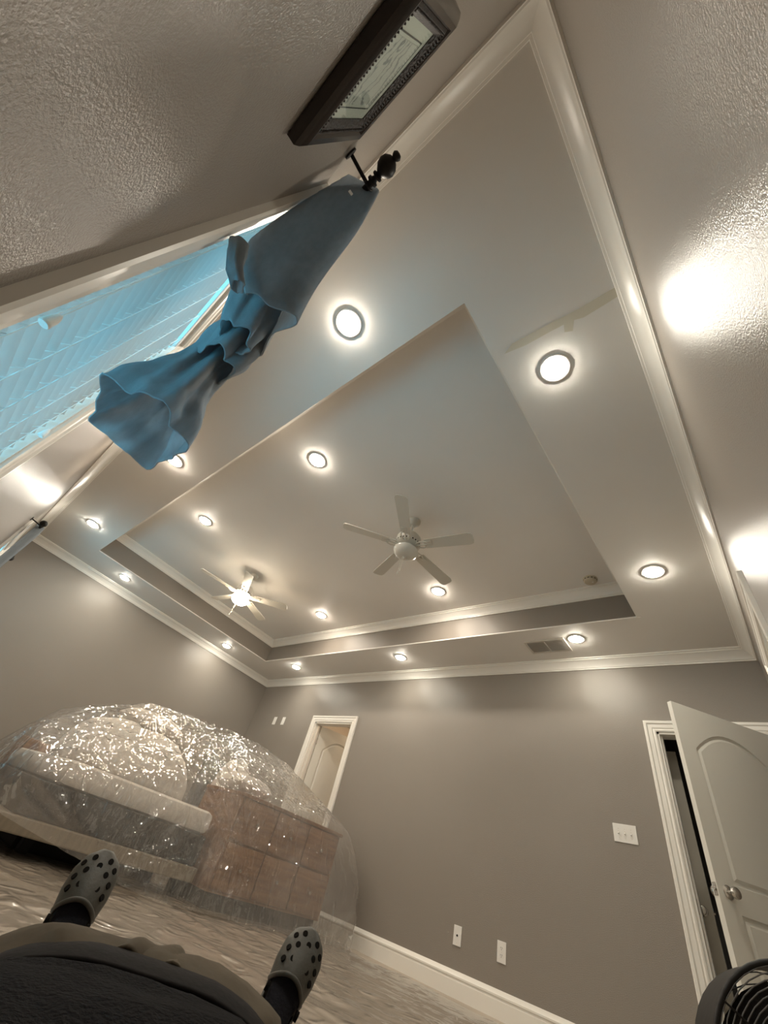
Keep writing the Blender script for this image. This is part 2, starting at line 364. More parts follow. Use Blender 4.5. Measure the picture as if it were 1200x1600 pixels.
# door casing profile: (across from opening edge outwards, proud of wall)
CAS = [(0, 0), (0, .012), (.010, .016), (.022, .013), (.030, .018), (.058, .019), (.066, .026), (.082, .026), (.088, .020), (.088, 0)]
def casing(mb, fu, u0, u1, z1, bottom=0):
    """mitred casing round an opening; fu(u, out, z) gives the point"""
    pts = [(u0, bottom, -1, 0), (u0, z1, -1, 1), (u1, z1, 1, 1), (u1, bottom, 1, 0)]
    mb.loft([[fu(u + su * a, o, z + sz * a) for a, o in CAS] for u, z, su, sz in pts])
def panel_leaf(parent, hinge, ang, width, height, thick, mat, knob=True, name='leaf', label=None, flip=1):
    """two-panel door leaf with an arched upper panel; local u along leaf from hinge, o across"""
    M = Matrix.Translation(hinge) @ Matrix.Rotation(ang, 4, 'Z')
    lf = MB(M); st = .115; rail0, lock0, lock1, arch0 = .20, .86, .99, height - .30
    h = thick / 2
    lf.box((0, -h, .008), (st, h, height)); lf.box((width - st, -h, .008), (width, h, height))
    lf.box((st, -h, .008), (width - st, h, rail0)); lf.box((st, -h, lock0), (width - st, h, lock1))
    n = 14; arc = []
    for i in range(n + 1):
        t = i / n; u = st + t * (width - 2 * st); arc.append((u, arch0 + .16 * (1 - (2 * t - 1) ** 2)))
    for (u0, z0), (u1, z1) in zip(arc, arc[1:]):
        lf.loft([[(u0, -h, z0), (u0, h, z0), (u0, h, height), (u0, -h, height)], [(u1, -h, z1), (u1, h, z1), (u1, h, height), (u1, -h, height)]])
    leaf = lf.build(name, mat, parent)
    if label: leaf['label'] = label
    def panel(outline):
        cu = sum(p[0] for p in outline) / len(outline); cz = sum(p[1] for p in outline) / len(outline)
        def ins(d):
            r = []
            for k in range(len(outline)):
                a, b, c = outline[k - 1], outline[k], outline[(k + 1) % len(outline)]
                e1 = Vector((b[0] - a[0], b[1] - a[1])).normalized(); e2 = Vector((c[0] - b[0], c[1] - b[1])).normalized()
                n1, n2 = Vector((-e1.y, e1.x)), Vector((-e2.y, e2.x)); m_ = (n1 + n2).normalized(); q = d / max(.4, m_.dot(n1))
                r.append((b[0] + m_.x * q, b[1] + m_.y * q))
            return r
        pn = MB(M)
        for s in (-1, 1):
            prof = [(0, h - .001), (.004, h - .010), (.014, h - .012), (.020, h - .012), (.034, h - .004), (.036, h - .003)]
            loops = [[(u, s * o, z) for u, z in ins(d)] for d, o in prof]
            nn = len(outline); fs = []
            for i in range(len(loops) - 1):
                for k in range(nn): fs.append((i * nn + k, i * nn + (k + 1) % nn, (i + 1) * nn + (k + 1) % nn, (i + 1) * nn + k))
            fs.append(tuple((len(loops) - 1) * nn + k for k in range(nn)))
            pn.add([p for l in loops for p in l], fs)
        pn.build('panel', mat, leaf, smooth='auto', angle=20)
    panel([(st, lock1), (width - st, lock1)] + list(reversed(arc)))
    panel([(st, rail0), (width - st, rail0), (width - st, lock0), (st, lock0)])
    if knob:
        kb = MB(M)
        for s in (-1, 1):
            kb.lathe([(.031, s * h), (.033, s * (h + .004)), (.026, s * (h + .010)), (.012, s * (h + .014)), (.011, s * (h + .030)), (.022, s * (h + .036)), (.029, s * (h + .048)), (.026, s * (h + .060)), (.012, s * (h + .066)), (.003, s * (h + .067))], (width - .065, 0, .945), 'y', 22)
        kb.build('knob', 'nickel', leaf, smooth='auto')
        lp = MB(M); lp.box((width - .001, -.012, .915), (width + .0015, .012, .975)); lp.tube([(width, 0, .945), (width + .010, 0, .945)], .008, 8); lp.build('latch', 'nickel', leaf)
    for z in (.25, 1.05, height - .22):
        hg = MB(M); hg.tube([(-.004, flip * (h + .004), z - .045), (-.004, flip * (h + .004), z + .045)], .006, 8); hg.build('hinge', 'nickel', leaf)
    return leaf
def door_frame(parent, fu, u0, u1, z1):
    c = MB(); casing(c, fu, u0, u1, z1); c.build('casing', 'trim', parent, smooth='auto', angle=25)
    j = MB()
    for a, b in ((u0, u0 + .018), (u1 - .018, u1)):
        q = [fu(a, -T, 0), fu(b, -T, 0), fu(b, .002, 0), fu(a, .002, 0)]; j.prism(q, (0, 0, z1))
    q = [fu(u0, -T, z1 - .018), fu(u1, -T, z1 - .018), fu(u1, .002, z1 - .018), fu(u0, .002, z1 - .018)]; j.prism(q, (0, 0, .018))
    for a, b in ((u0 + .018, u0 + .030), (u1 - .030, u1 - .018)):        # stops
        q = [fu(a, -.075, 0), fu(b, -.075, 0), fu(b, -.040, 0), fu(a, -.040, 0)]; j.prism(q, (0, 0, z1 - .018))
    j.build('jamb', 'trim', parent)
farp = lambda u, o, z: (u, D - o, z)
rightp = lambda u, o, z: (W - o, u, z)
d1 = struct(empty('door_1', (6.75, D, 0)), 'white arched two-panel door standing open beside black drum fan')
door_frame(d1, farp, *D1[:2], D1[3])
hx, hy = D1[1] - .02, D - .004
fx, fy = px(1045, 1096, 2, 2.03).x, px(1045, 1096, 2, 2.03).y
panel_leaf(d1, (hx, hy, 0), math.atan2(fy - hy, fx - hx), math.hypot(fy - hy, fx - hx), 2.03, .036, 'door', flip=1)
mb = MB(); mb.box((D1[0] + .0175, D + .02, .88), (D1[0] + .0195, D + .045, .96)); mb.build('strike_plate', 'nickel', d1)
d2 = struct(empty('door_2', (2.17, D, 0)), 'white arched closet door ajar behind the plastic-covered bed')
door_frame(d2, farp, *D2[:2], D2[3])
panel_leaf(d2, (D2[0] + .022, D + T + .005, 0), math.radians(64), .755, 2.03, .036, 'door', flip=-1)
d3 = struct(empty('door_3', (W, 3.12, 0)), 'white door in the glossy right wall')
door_frame(d3, rightp, *D3[:2], D3[3])
panel_leaf(d3, (W + .058, D3[0] + .022, 0), math.radians(90), D3[1] - D3[0] - .044, 2.02, .036, 'door', flip=1)

# closet behind door_2 and hall behind door_1
def room_shell(tagname, x0, x1, y0, y1, h, mat):
    for nm, a, b in (('left', (x0 - .05, y0, 0), (x0, y1 + .05, h)), ('right', (x1, y0, 0), (x1 + .05, y1 + .05, h)), ('back', (x0, y1, 0), (x1, y1 + .05, h))):
        mb = MB(); mb.box(a, b); struct(mb.build('wall_%s_%s' % (tagname, nm), mat))
    mb = MB(); mb.box((x0 - .05, y0, h), (x1 + .05, y1 + .05, h + .05)); struct(mb.build('ceiling_%s' % tagname, mat))
room_shell('closet', 1.15, 3.1, D + T, 6.35, 2.44, 'closet')
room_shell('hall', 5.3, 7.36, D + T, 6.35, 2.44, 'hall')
cl = empty('closet_fill_light', (2.35, 5.55, 2.44))  # unseen lamp, added to give the closet its warm light
mb = MB(); mb.lathe([(.075, 2.44), (.075, 2.425), (.05, 2.405), (.028, 2.385)], (2.35, 5.55, 0), 'z', 20); mb.build('fill_lamp_holder', 'plate', cl, smooth='auto')
mb = MB(); mb.lathe([(.014, 2.386), (.03, 2.36), (.034, 2.335), (.026, 2.305), (.004, 2.294)], (2.35, 5.55, 0), 'z', 18); mb.build('fill_bulb', 'fill_bulb', cl, smooth=True)
tag(cl, 'unseen bare lamp added to light the closet behind the closet door', 'ceiling light')
# hall door seen through the gap
d4 = struct(empty('door_4', (6.05, 5.02, 0)), 'grey glossy hall door seen through the gap of the open entry door')
panel_leaf(d4, (5.70, 5.02, 0), math.radians(3), .715, 2.03, .036, 'halldoor', flip=1)

# ================================================================== WINDOWS AND BLINDS
winp = lambda u, o, z: (u, o, z)
def window(n, u0, u1, z0, z1, label):
    wn = struct(empty('window_%d' % n, ((u0 + u1) / 2, 0, z0)), label)
    c = MB()
    pts = [(u0, z0, -1, -1), (u0, z1, -1, 1), (u1, z1, 1, 1), (u1, z0, 1, -1)]
    lo = [[winp(u + su * a, o, z + sz * a) for a, o in CAS] for u, z, su, sz in pts]; c.loft(lo + [lo[0]], cap=False)
    c.build('casing', 'trim', wn, smooth='auto', angle=25)
    j = MB(); j.box((u0, -T, z0), (u0 + .012, 0.001, z1)); j.box((u1 - .012, -T, z0), (u1, .001, z1)); j.box((u0 + .012, -T, z1 - .012), (u1 - .012, .001, z1)); j.build('jamb', 'trim', wn)
    s_ = MB(); s_.box((u0, -T, z0), (u1, .03, z0 + .018), .003); s_.build('sill', 'trim', wn)
    zm = (z0 + z1) / 2
    for a, b, y in ((z0 + .018, zm + .02, -.085), (zm - .02, z1 - .012, -.105)):
        f = MB(); w_ = .035
        f.box((u0 + .012, y - .012, a), (u0 + .012 + w_, y + .012, b)); f.box((u1 - .012 - w_, y - .012, a), (u1 - .012, y + .012, b))
        f.box((u0 + .012 + w_, y - .012, a), (u1 - .012 - w_, y + .012, a + w_)); f.box((u0 + .012 + w_, y - .012, b - w_), (u1 - .012 - w_, y + .012, b))
        fr = f.build('sash', 'trim', wn)
        g = MB(); g.box((u0 + .047, y - .002, a + w_), (u1 - .047, y + .002, b - w_)); g.build('pane', 'wglass', fr)
    return wn
window(1, *WIN[0], 'white cased window behind slatted blinds and the knotted curtain')
window(2, *WIN[1], 'white cased window beside the far hanging curtain')
def blind(u0, u1, z0, z1, label, full=True):
    b = empty('venetian_blind', ((u0 + u1) / 2, -.03, z0)); tag(b, label, 'blind', 'white slatted window blinds')
    a, c = u0 + .02, u1 - .02; y = -.028
    h = MB(); h.box((a, y - .026, z1 - .062), (c, y + .026, z1 - .014), .004); hr = h.build('headrail', 'rail', b)
    nl = 5; us = [a + .07 + i * (c - a - .14) / (nl - 1) for i in range(nl)]
    for u in us:
        q = MB(); q.box((u - .012, y - .006, z1 - .0632), (u + .004, y + .006, z1 - .0618)); q.box((u + .010, y - .004, z1 - .0632), (u + .016, y + .004, z1 - .0618)); q.build('slot', 'dark', hr)
    pitch, wd, tilt = .043, .050, math.radians(-59)
    n = int((z1 - .08 - (z0 + .05)) / pitch); src = None
    for i in range(n):
        z = z1 - .095 - i * pitch
        if src is None:
            mb = MB(); rows = []
            for k in range(7):
                t = (k / 6 - .5) * wd; bow = .0040 * (1 - (2 * k / 6 - 1) ** 2)
                yy = t * math.cos(tilt) + bow * math.sin(tilt); zz = -t * math.sin(tilt) + bow * math.cos(tilt)
                rows.append([(a, y + yy, z + zz), (c, y + yy, z + zz)])
            th = Vector((0, math.sin(tilt), math.cos(tilt))) * .0026
            lo = [rows[k][0] for k in range(7)] + [Vector(rows[k][0]) + th for k in range(6, -1, -1)]
            hi = [rows[k][1] for k in range(7)] + [Vector(rows[k][1]) + th for k in range(6, -1, -1)]
            mb.loft([lo, hi]); src = mb.build('slat', 'slat', b, smooth='auto', angle=50); z_0 = z
        else:
            q = src.copy(); COL.objects.link(q); q.location.z += z - z_0
    zb = z1 - .095 - n * pitch
    r = MB(); r.box((a, y - .024, zb - .006), (c, y + .024, zb + .010), .003); r.build('bottom_rail', 'rail', b)
    for u in us:
        l = MB()
        for s in (-1, 1):
            l.tube([(u, y + s * (wd * .5 * math.cos(tilt) + .004), z1 - .06), (u, y + s * (wd * .5 * math.cos(tilt) + .004), zb)], .0016, 5)
        for i in range(n):
            z = z1 - .095 - i * pitch; dy = wd * .5 * math.cos(tilt) + .004; dz = (wd * .5 + .003) * math.sin(tilt)
            l.tube([(u, y - dy, z + dz - .004), (u, y + dy, z - dz - .004)], .0016, 4)
        l.build('ladder_cord', 'cord', b)
    return b
bl1 = blind(*WIN[0], 'white slatted blind of the window beside the knotted curtain')
blind(*WIN[1], 'white slatted blind of the window beside the far hanging curtain')
for (u, v, y) in ((82, 500, .012), (70, 676, .012)):
    p = px(u, v, 1, y); t = MB()
    t.lathe([(.0055, -.020), (.009, -.020), (.0105, -.016), (.0095, -.012), (.0085, .004), (.0065, .012), (.003, .020), (.0015, .022)], p, 'z', 16)
    o = t.build('cord_tassel', 'cord', bl1, smooth='auto'); o['label'] = 'small white cord tassel'
    t = MB(); t.tube([(p.x, p.y, p.z + .02), (p.x, -.002, WIN[0][3] - .064)], .0010, 5); t.build('pull_cord', 'cord', bl1)

# ================================================================== CURTAIN RODS AND CURTAINS
def rod(x0, x1, y, z, label):
    r = empty('curtain_rod', ((x0 + x1) / 2, y, z)); tag(r, label, 'curtain rod', 'black curtain rods with ball finials')
    m_ = MB(); m_.tube([(x0, y, z), (x1, y, z)], .0115, 14); m_.build('pole', 'black', r, smooth='auto')
    for e, s in ((x0, -1), (x1, 1)):
        f = MB(); f.lathe([(.012, 0), (.019, .003 * s), (.019, .011 * s), (.012, .014 * s), (.009, .022 * s), (.018, .026 * s), (.018, .032 * s), (.010, .036 * s), (.017, .042 * s), (.029, .055 * s), (.033, .070 * s), (.029, .086 * s), (.017, .098 * s), (.009, .102 * s), (.014, .108 * s), (.016, .115 * s), (.010, .123 * s), (.002, .125 * s)], (e, y, z), 'x', 20)
        f.build('finial', 'black', r, smooth='auto', angle=60)
    for bx in (x0 + .06, x1 - .012):
        b = MB(); b.tube([(bx, .006, z + .01), (bx, y - .004, z - .004)], .0065, 10); b.lathe([(.022, .0005), (.022, .006), (.010, .009)], (bx, 0, z + .01), 'y', 18)
        b.tube([(bx, y + .016 * math.cos(t), z + .016 * math.sin(t)) for t in [math.pi * (.9 + 1.2 * k / 10) for k in range(11)]], .004, 8)
        b.build('bracket', 'black', r, smooth='auto')
    return r
rod(5.20, 6.585, .105, 2.125, 'black curtain rod above the slatted window and knotted curtain')
rod(.82, 2.20, .105, 2.125, 'black curtain rod above the window at the far left corner')

# near curtain: tied up short, top panel turned towards the right wall, bell-shaped lower end
cu = empty('knotted_curtain', (6.25, .18, 1.0)); tag(cu, 'grey cloth curtain tied in a knot, lit blue by the slatted window', 'curtain')
rowsA = []
for r in ([(530, 265, 6.50), (560, 281, 6.545), (590, 296, 6.58)],
          [(478, 306, 6.455), (525, 335, 6.50), (560, 352, 6.525)],
          [(420, 345, 6.39), (470, 390, 6.41), (515, 412, 6.43)],
          [(388, 405, 6.33), (440, 435, 6.35), (488, 452, 6.365)],
          [(392, 458, 6.30), (428, 479, 6.32), (464, 497, 6.33)]):
    P = [px(u, v, 0, x) for u, v, x in r]
    e = P[-1]
    P += [e + Vector((-.035, .008, 0)), e + Vector((-.12, -.015, .0)), e + Vector((-.20, .012, .0)), e + Vector((-.28, -.03, 0))]
    P = [P[0] + Vector((-.02, -.004, 0))] + P
    rowsA.append(P)
G = surf(rowsA, 64, 48)
for i, r in enumerate(G):
    for k, p in enumerate(r):
        t = i / 47
        fold = .006 * t * math.sin(k * .55 + 1.5 * t) + .004 * noise.noise(Vector((k * .12, i * .06, 0)))
        p.x += fold; p.y += fold * .4; p.z += .004 * noise.noise(Vector((k * .2, 3, i * .1))); p.y = max(p.y, .034)
mb = MB(); mb.grid(G); o = mb.build('upper_panel', 'curtain', cu, smooth=True, thick=.004)
# hanging header tab and tag by the bracket
q = px(546, 303, 0, 6.555); mb = MB(); mb.prism([q + Vector((.004, -.008, .012)), q + Vector((.004, .006, .014)), q + Vector((.004, .008, -.008)), q + Vector((.004, -.006, -.012))], (.0015, 0, 0)); mb.build('care_tag', 'plate', cu)
def bell(secs, lobes, ph, n=72, m=44, noise_amp=.006, seed=0):
    """lofted gathered cloth: secs = (x,y,z,ax,ay,fold)"""
    S_ = catmull([Vector((a[0], a[1], a[2])) for a in secs], m); R_ = catmull([Vector((a[3], a[4], a[5])) for a in secs], m); loops = []
    for i in range(m):
        l = []
        for k in range(n):
            a = 2 * math.pi * k / n
            tri = lambda q: math.asin(math.sin(q) * .985) * 2 / math.pi
            f = 1 + R_[i].z * 1.15 * (tri(lobes * a + ph + i * .03 + .6 * math.sin(a)) + .5 * tri((lobes * 2 - 1) * a + 1.7 * ph - i * .04 + .8 * math.cos(a)))
            d = noise_amp * noise.noise(Vector((math.cos(a) * 2, math.sin(a) * 2, i * .12 + seed)))
            l.append((S_[i].x + (R_[i].x * f + d) * math.cos(a), S_[i].y + (R_[i].y * f + d) * math.sin(a), S_[i].z + d * 1.2))
        loops.append(l)
    return loops
# knot wrapped round the gathered cloth
p = px(384, 440, 0, 6.33)
mb = MB(); mb.loft(bell([(6.209, .140, 1.807, .034, .034, .1), (6.209, .146, 1.74, .067, .062, .12), (6.198, .157, 1.661, .084, .073, .16), (6.176, .174, 1.583, .067, .062, .16), (6.153, .191, 1.527, .05, .05, .1)], 4, .6, m=24, noise_amp=.012), cap=False)
mb.build('knot', 'curtain', cu, smooth=True, thick=.004)
# free ear of cloth poking out of the knot
a, b, c = px(372, 448, 0, 6.345), px(366, 418, 0, 6.355), px(372, 388, 0, 6.37)
mb = MB(); mb.loft([[q_ + Vector((r1 * math.cos(t), r2 * math.sin(t) + .003 * math.sin(5 * t), .004 * math.sin(3 * t))) for t in [2 * math.pi * k / 28 for k in range(28)]] for q_, r1, r2 in ((a, .02, .014), (a.lerp(b, .5), .02, .017), (b, .024, .019), (b.lerp(c, .5), .028, .023), (c, .032, .027))], cap=False)
mb.build('knot_ear', 'curtain', cu, smooth=True, thick=.003)
# loop of cloth below the knot, then the flared lower end
secs = [(6.134, .165, 1.856, .061, .049, .10), (6.097, .181, 1.734, .092, .067, .14), (6.054, .202, 1.588, .104, .073, .17), (6.03, .202, 1.49, .092, .061, .18)]
mb = MB(); mb.loft(bell(secs, 4, 2.1, noise_amp=.010, seed=5), cap=False); mb.build('middle_fold', 'curtain', cu, smooth=True, thick=.004)
secs = [(5.986, .185, 1.619, .058, .051, .12), (5.967, .185, 1.50, .083, .067, .2), (5.954, .194, 1.37, .109, .086, .2), (5.945, .200, 1.265, .138, .112, .17), (5.938, .202, 1.19, .152, .128, .14)]
mb = MB(); mb.loft(bell(secs, 5, .4, noise_amp=.012, seed=9), cap=False); mb.build('lower_end', 'curtain', cu, smooth=True, thick=.004)
# far curtain hanging straight
cv = empty('hanging_curtain', (2.0, .11, .05)); tag(cv, 'grey curtain hanging straight from the rod in the far left corner', 'curtain')
rows = []
for i in range(30):
    z = 2.15 - i / 29 * 2.08; rows.append([(1.72 + .42 * k / 79 + .01 * math.sin(i * .2), .105 + .035 * math.sin(k * .62) * (1 - .25 * math.sin(i * .1)), z) for k in range(80)])
mb = MB(); mb.grid(rows); mb.build('cloth', 'curtain', cv, smooth=True, thick=.003)
for k in range(6):
    x = 1.74 + .075 * k; mb = MB(); mb.tube([(x, .105 + .017 * math.cos(t), 2.125 + .017 * math.sin(t)) for t in [2 * math.pi * i / 16 for i in range(16)]], .0028, 6, closed=True); mb.build('ring', 'black', cv, smooth=True)

# ================================================================== PICTURE
def picture():
    x0, x1, z0, z1 = 6.668, 7.015, 1.478, 1.895
    p = empty('framed_picture', ((x0 + x1) / 2, 0, z0)); tag(p, 'dark wood framed scroll print hanging in the wall corner', 'picture')
    FR = [(0, .002), (0, .022), (.006, .030), (.018, .038), (.030, .036), (.036, .030)]
    FI = [(.036, .031), (.042, .034), (.050, .030), (.056, .026), (.062, .022), (.062, .004)]
    cs = [(x0, z0, 1, 1), (x1, z0, -1, 1), (x1, z1, -1, -1), (x0, z1, 1, -1)]
    for nm, pr, mt in (('frame', FR + [(.036, .002)], 'dwood'), ('carved_liner', FI + [(.036, .004)], 'dcarve')):
        mb = MB(); lo = [[(x + sx * a, o, z + sz * a) for a, o in pr] for x, z, sx, sz in cs]
        n = len(pr); vs = [q for l in lo for q in l]
        mb.add(vs, [(i * n + k, i * n + (k + 1) % n, ((i + 1) % 4) * n + (k + 1) % n, ((i + 1) % 4) * n + k) for i in range(4) for k in range(n)])
        fo = mb.build(nm, mt, p, smooth='auto', angle=35)
        if nm == 'carved_liner':
            bd = MB()
            for i in range(4):
                (xa, za, sa, ta), (xb, zb, sb, tb) = cs[i], cs[(i + 1) % 4]
                A = Vector((xa + sa * .046, .034, za + ta * .046)); B = Vector((xb + sb * .046, .034, zb + tb * .046)); k = int((B - A).length / .0075)
                for t in range(k): bd.lathe([(.0006, -.002), (.0024, -.0006), (.0024, .0006), (.0006, .002)], A.lerp(B, (t + .5) / k), 'y', 6)
            bd.build('beading', 'dcarve', fo)
    mb = MB(); mb.box((x0 + .060, .010, z0 + .060), (x1 - .060, .0195, z1 - .060)); mb.build('mat_board', 'mat', p)
    mb = MB(); mb.box((x0 + .098, .019, z0 + .098), (x1 - .098, .0200, z1 - .098)); mb.build('print', 'print', p)
    for a, b in (((x0 + .088, .0192, z0 + .088), (x1 - .088, .0200, z0 + .091)), ((x0 + .088, .0192, z1 - .091), (x1 - .088, .0200, z1 - .088)), ((x0 + .088, .0192, z0 + .091), (x0 + .091, .0200, z1 - .091)), ((x1 - .091, .0192, z0 + .091), (x1 - .088, .0200, z1 - .091))):
        mb = MB(); mb.box(a, b); mb.build('mat_line', 'dcarve', p)
    mb = MB(); mb.box((x0 + .058, .0208, z0 + .058), (x1 - .058, .0222, z1 - .058)); mb.build('glazing', 'wglass', p)
picture()

# ================================================================== RECESSED LIGHTS
def can(x, y, z, warm, label, r=.062):
    t = empty('recessed_light', (x, y, z)); tag(t, label, 'ceiling light', 'recessed ceiling lights')
    mb = MB(); mb.lathe([(r + .024, 0), (r + .023, -.004), (r + .018, -.007), (r + .004, -.008), (r, -.006), (r, .0)], (x, y, z), 'z', 32); mb.build('trim_ring', 'plate', t, smooth='auto')
    mb = MB(); mb.lathe([(r, -.006), (r * .97, -.012), (r * .85, -.017), (r * .5, -.020), (.002, -.021)], (x, y, z), 'z', 32); mb.build('lens', 'lens_warm' if warm else 'lens_cool', t, smooth=True)
for x, y, l in ((5.892, .46, 'round recessed soffit light beside the upper panel of the knotted curtain'),
                (6.777, 1.318, 'round recessed soffit light beside the pale unpainted strip'),
                (6.791, 3.283, 'round recessed soffit light between the smoke detector and right wall'),
                (5.903, 4.151, 'round recessed soffit light beside the ceiling vent'),
                (3.587, 4.182, 'round recessed soffit light over the middle of the far wall'),
                (1.341, 4.168, 'round recessed soffit light over the closet door'),
                (.40, 3.279, 'round recessed soffit light by left wall near the far corner'),
                (.47, 1.273, 'round recessed soffit light by left wall nearer the window wall'),
                (1.408, .43, 'round recessed soffit light by the far curtain rod'),
                (3.629, .445, 'round recessed soffit light touching the hem of the knotted curtain')):
    can(x, y, HS, y < .5 and x > 2, l)
for x, y, l in ((4.620, 1.245, 'round recessed tray light between the knotted curtain and unlit fan'),
                (2.536, 1.235, 'round recessed tray light on the window side of the lit fan'),
                (4.613, 3.418, 'round recessed tray light under a blade tip of the unlit fan'),
                (2.531, 3.414, 'round recessed tray light between the lit fan and far riser')):
    can(x, y, HT, True, l, .066)

# ================================================================== CEILING FANS
def ceiling_fan(cx, cy, a0, lit, label):
    t = empty('ceiling_fan', (cx, cy, HT)); tag(t, label, 'ceiling fan', 'white five-blade ceiling fans')
    C = (cx, cy, 0)
    mb = MB(); mb.lathe([(.068, HT), (.068, HT - .012), (.060, HT - .035), (.040, HT - .055), (.022, HT - .062)], C, 'z', 28); mb.build('canopy', 'fan', t, smooth='auto')
    mb = MB(); mb.tube([(cx, cy, HT - .06), (cx, cy, HT - .20)], .0125, 14); mb.build('downrod', 'fan', t, smooth='auto')
    z = HT - .19
    mb = MB(); mb.lathe([(.025, z + .012), (.05, z), (.095, z - .02), (.118, z - .05), (.122, z - .085), (.112, z - .105), (.118, z - .112), (.118, z - .135), (.100, z - .150), (.070, z - .160)], C, 'z', 36); mo = mb.build('motor_housing', 'fan', t, smooth='auto')
    for k in range(24):
        a = 2 * math.pi * k / 24; M = Matrix.Translation((cx, cy, z - .123)) @ Matrix.Rotation(a, 4, 'Z')
        mb = MB(M); mb.box((.1165, -.006, -.007), (.1195, .006, .007)); mb.build('vent_slot', 'dark', mo)
    zb = z - .145
    for k in range(5):
        a = a0 + 2 * math.pi * k / 5; M = Matrix.Translation((cx, cy, zb)) @ Matrix.Rotation(a, 4, 'Z')
        MI = M
        mb = MB(MI)
        for s in (-1, 1):      # openwork iron: two curved arms meeting in a loop
            mb.tube([(.085, s * .012, .0), (.12, s * .034, -.004), (.155, s * .044, -.006), (.19, s * .036, -.003), (.215, s * .012, .0)], .0065, 8)
        mb.tube([(.08, 0, .0), (.13, 0, -.008), (.175, 0, -.006), (.24, 0, .002)], .0055, 8)
        mb.box((.19, -.036, -.002), (.255, .036, .003), .0015); mb.build('blade_iron', 'fan', t, smooth='auto')
        M2 = M @ Matrix.Rotation(math.radians(-12), 4, 'X')
        mb = MB(M2); out = [(.185, -.050), (.60, -.062), (.632, -.052), (.642, -.03), (.642, .03), (.632, .052), (.60, .062), (.185, .050), (.176, .03), (.176, -.03)]
        mb.prism([(x, y, .003) for x, y in out], (0, 0, .007)); mb.build('blade', 'fan', t)
    zl = z - .160
    mb = MB(); mb.lathe([(.072, zl + .002), (.078, zl - .004), (.074, zl - .022), (.094, zl - .028), (.096, zl - .036), (.060, zl - .038)], C, 'z', 32); mb.build('light_fitter', 'fan', t, smooth='auto')
    zg = zl - .036
    mb = MB(); mb.lathe([(.104, zg), (.118, zg - .006), (.116, zg - .022), (.104, zg - .046), (.082, zg - .066), (.052, zg - .080), (.018, zg - .086)], C, 'z', 36)
    mb.build('glass_bowl', 'globe' if lit else 'fan', t, smooth='auto', angle=60)
    mb = MB(); mb.lathe([(.018, zg - .084), (.020, zg - .090), (.012, zg - .096), (.014, zg - .104), (.006, zg - .112), (.001, zg - .113)], C, 'z', 18); mb.build('bowl_finial', 'fan', t, smooth='auto')
    ch = .12 if lit else .14
    for dx, dl in ((.012, 0), (-.010, .03)):
        mb = MB(); zc = zg - .10
        mb.tube([(cx + dx, cy - .02, zc), (cx + dx, cy - .02, zc - ch - dl)], .0016, 5); mb.lathe([(.001, 0), (.005, -.004), (.006, -.012), (.003, -.022), (.001, -.024)], (cx + dx, cy - .02, zc - ch - dl), 'z', 10); mb.build('pull_chain', 'fan', t)
ceiling_fan(5.02, 2.305, math.radians(-60), False, 'white five-blade ceiling fan with its light off above the room middle')
ceiling_fan(2.22, 2.295, math.radians(-28), True, 'white ceiling fan with glowing globe above the covered bed')

# ================================================================== SMOKE DETECTOR, VENT
x, y = 6.225, 3.70
t = empty('smoke_detector', (x, y, HT)); tag(t, 'round yellowed smoke detector on the tray ceiling', 'smoke detector')
mb = MB(); mb.lathe([(.066, HT), (.066, HT - .008), (.062, HT - .012)], (x, y, 0), 'z', 32); mb.build('base', 'smoke', t, smooth='auto')
mb = MB(); mb.lathe([(.060, HT - .011), (.060, HT - .026), (.052, HT - .036), (.030, HT - .040), (.002, HT - .041)], (x, y, 0), 'z', 32); mb.build('cover', 'smoke', t, smooth='auto')
for k in range(12):
    M = Matrix.Translation((x, y, HT - .019)) @ Matrix.Rotation(2 * math.pi * k / 12, 4, 'Z'); mb = MB(M); mb.box((.0595, -.009, -.004), (.0608, .009, .004)); mb.build('slot', 'dark', t)
mb = MB(); mb.lathe([(.009, HT - .039), (.009, HT - .0425), (.002, HT - .043)], (x + .02, y, 0), 'z', 14); mb.build('test_button', 'plate', t)
c = [px(819, 1001, 2, HS), px(872, 996, 2, HS), px(886, 1019, 2, HS), px(835, 1026, 2, HS)]
vx0, vx1 = 5.36, 5.79; vy0, vy1 = 4.11, 4.37
t = empty('ceiling_vent', ((vx0 + vx1) / 2, (vy0 + vy1) / 2, HS)); tag(t, 'painted louvred air vent in the soffit near the far wall', 'air vent')
mb = MB(); f = .022
for a, b in (((vx0, vy0), (vx1, vy0 + f)), ((vx0, vy1 - f), (vx1, vy1)), ((vx0, vy0 + f), (vx0 + f, vy1 - f)), ((vx1 - f, vy0 + f), (vx1, vy1 - f)), (((vx0 + vx1) / 2 - .007, vy0 + f), ((vx0 + vx1) / 2 + .007, vy1 - f))):
    mb.box((a[0], a[1], HS - .009), (b[0], b[1], HS + .0005), .001)
mb.build('frame', 'vent', t)
mb = MB(); mb.box((vx0 + f, vy0 + f, HS - .0015), (vx1 - f, vy1 - f, HS - .0005)); mb.build('duct', 'vent', t)
src = None
for s in (0, 1):
    xa = vx0 + f if s == 0 else (vx0 + vx1) / 2 + .007; xb = (vx0 + vx1) / 2 - .007 if s == 0 else vx1 - f
    for k in range(12):
        yy = vy0 + f + .010 + k * .0176
        mb = MB(); mb.prism([(xa, yy - .008, HS - .0085), (xa, yy + .006, HS - .002), (xa, yy + .007, HS - .003), (xa, yy - .007, HS - .0095)], (xb - xa, 0, 0)); mb.build('louvre', 'vent', t)

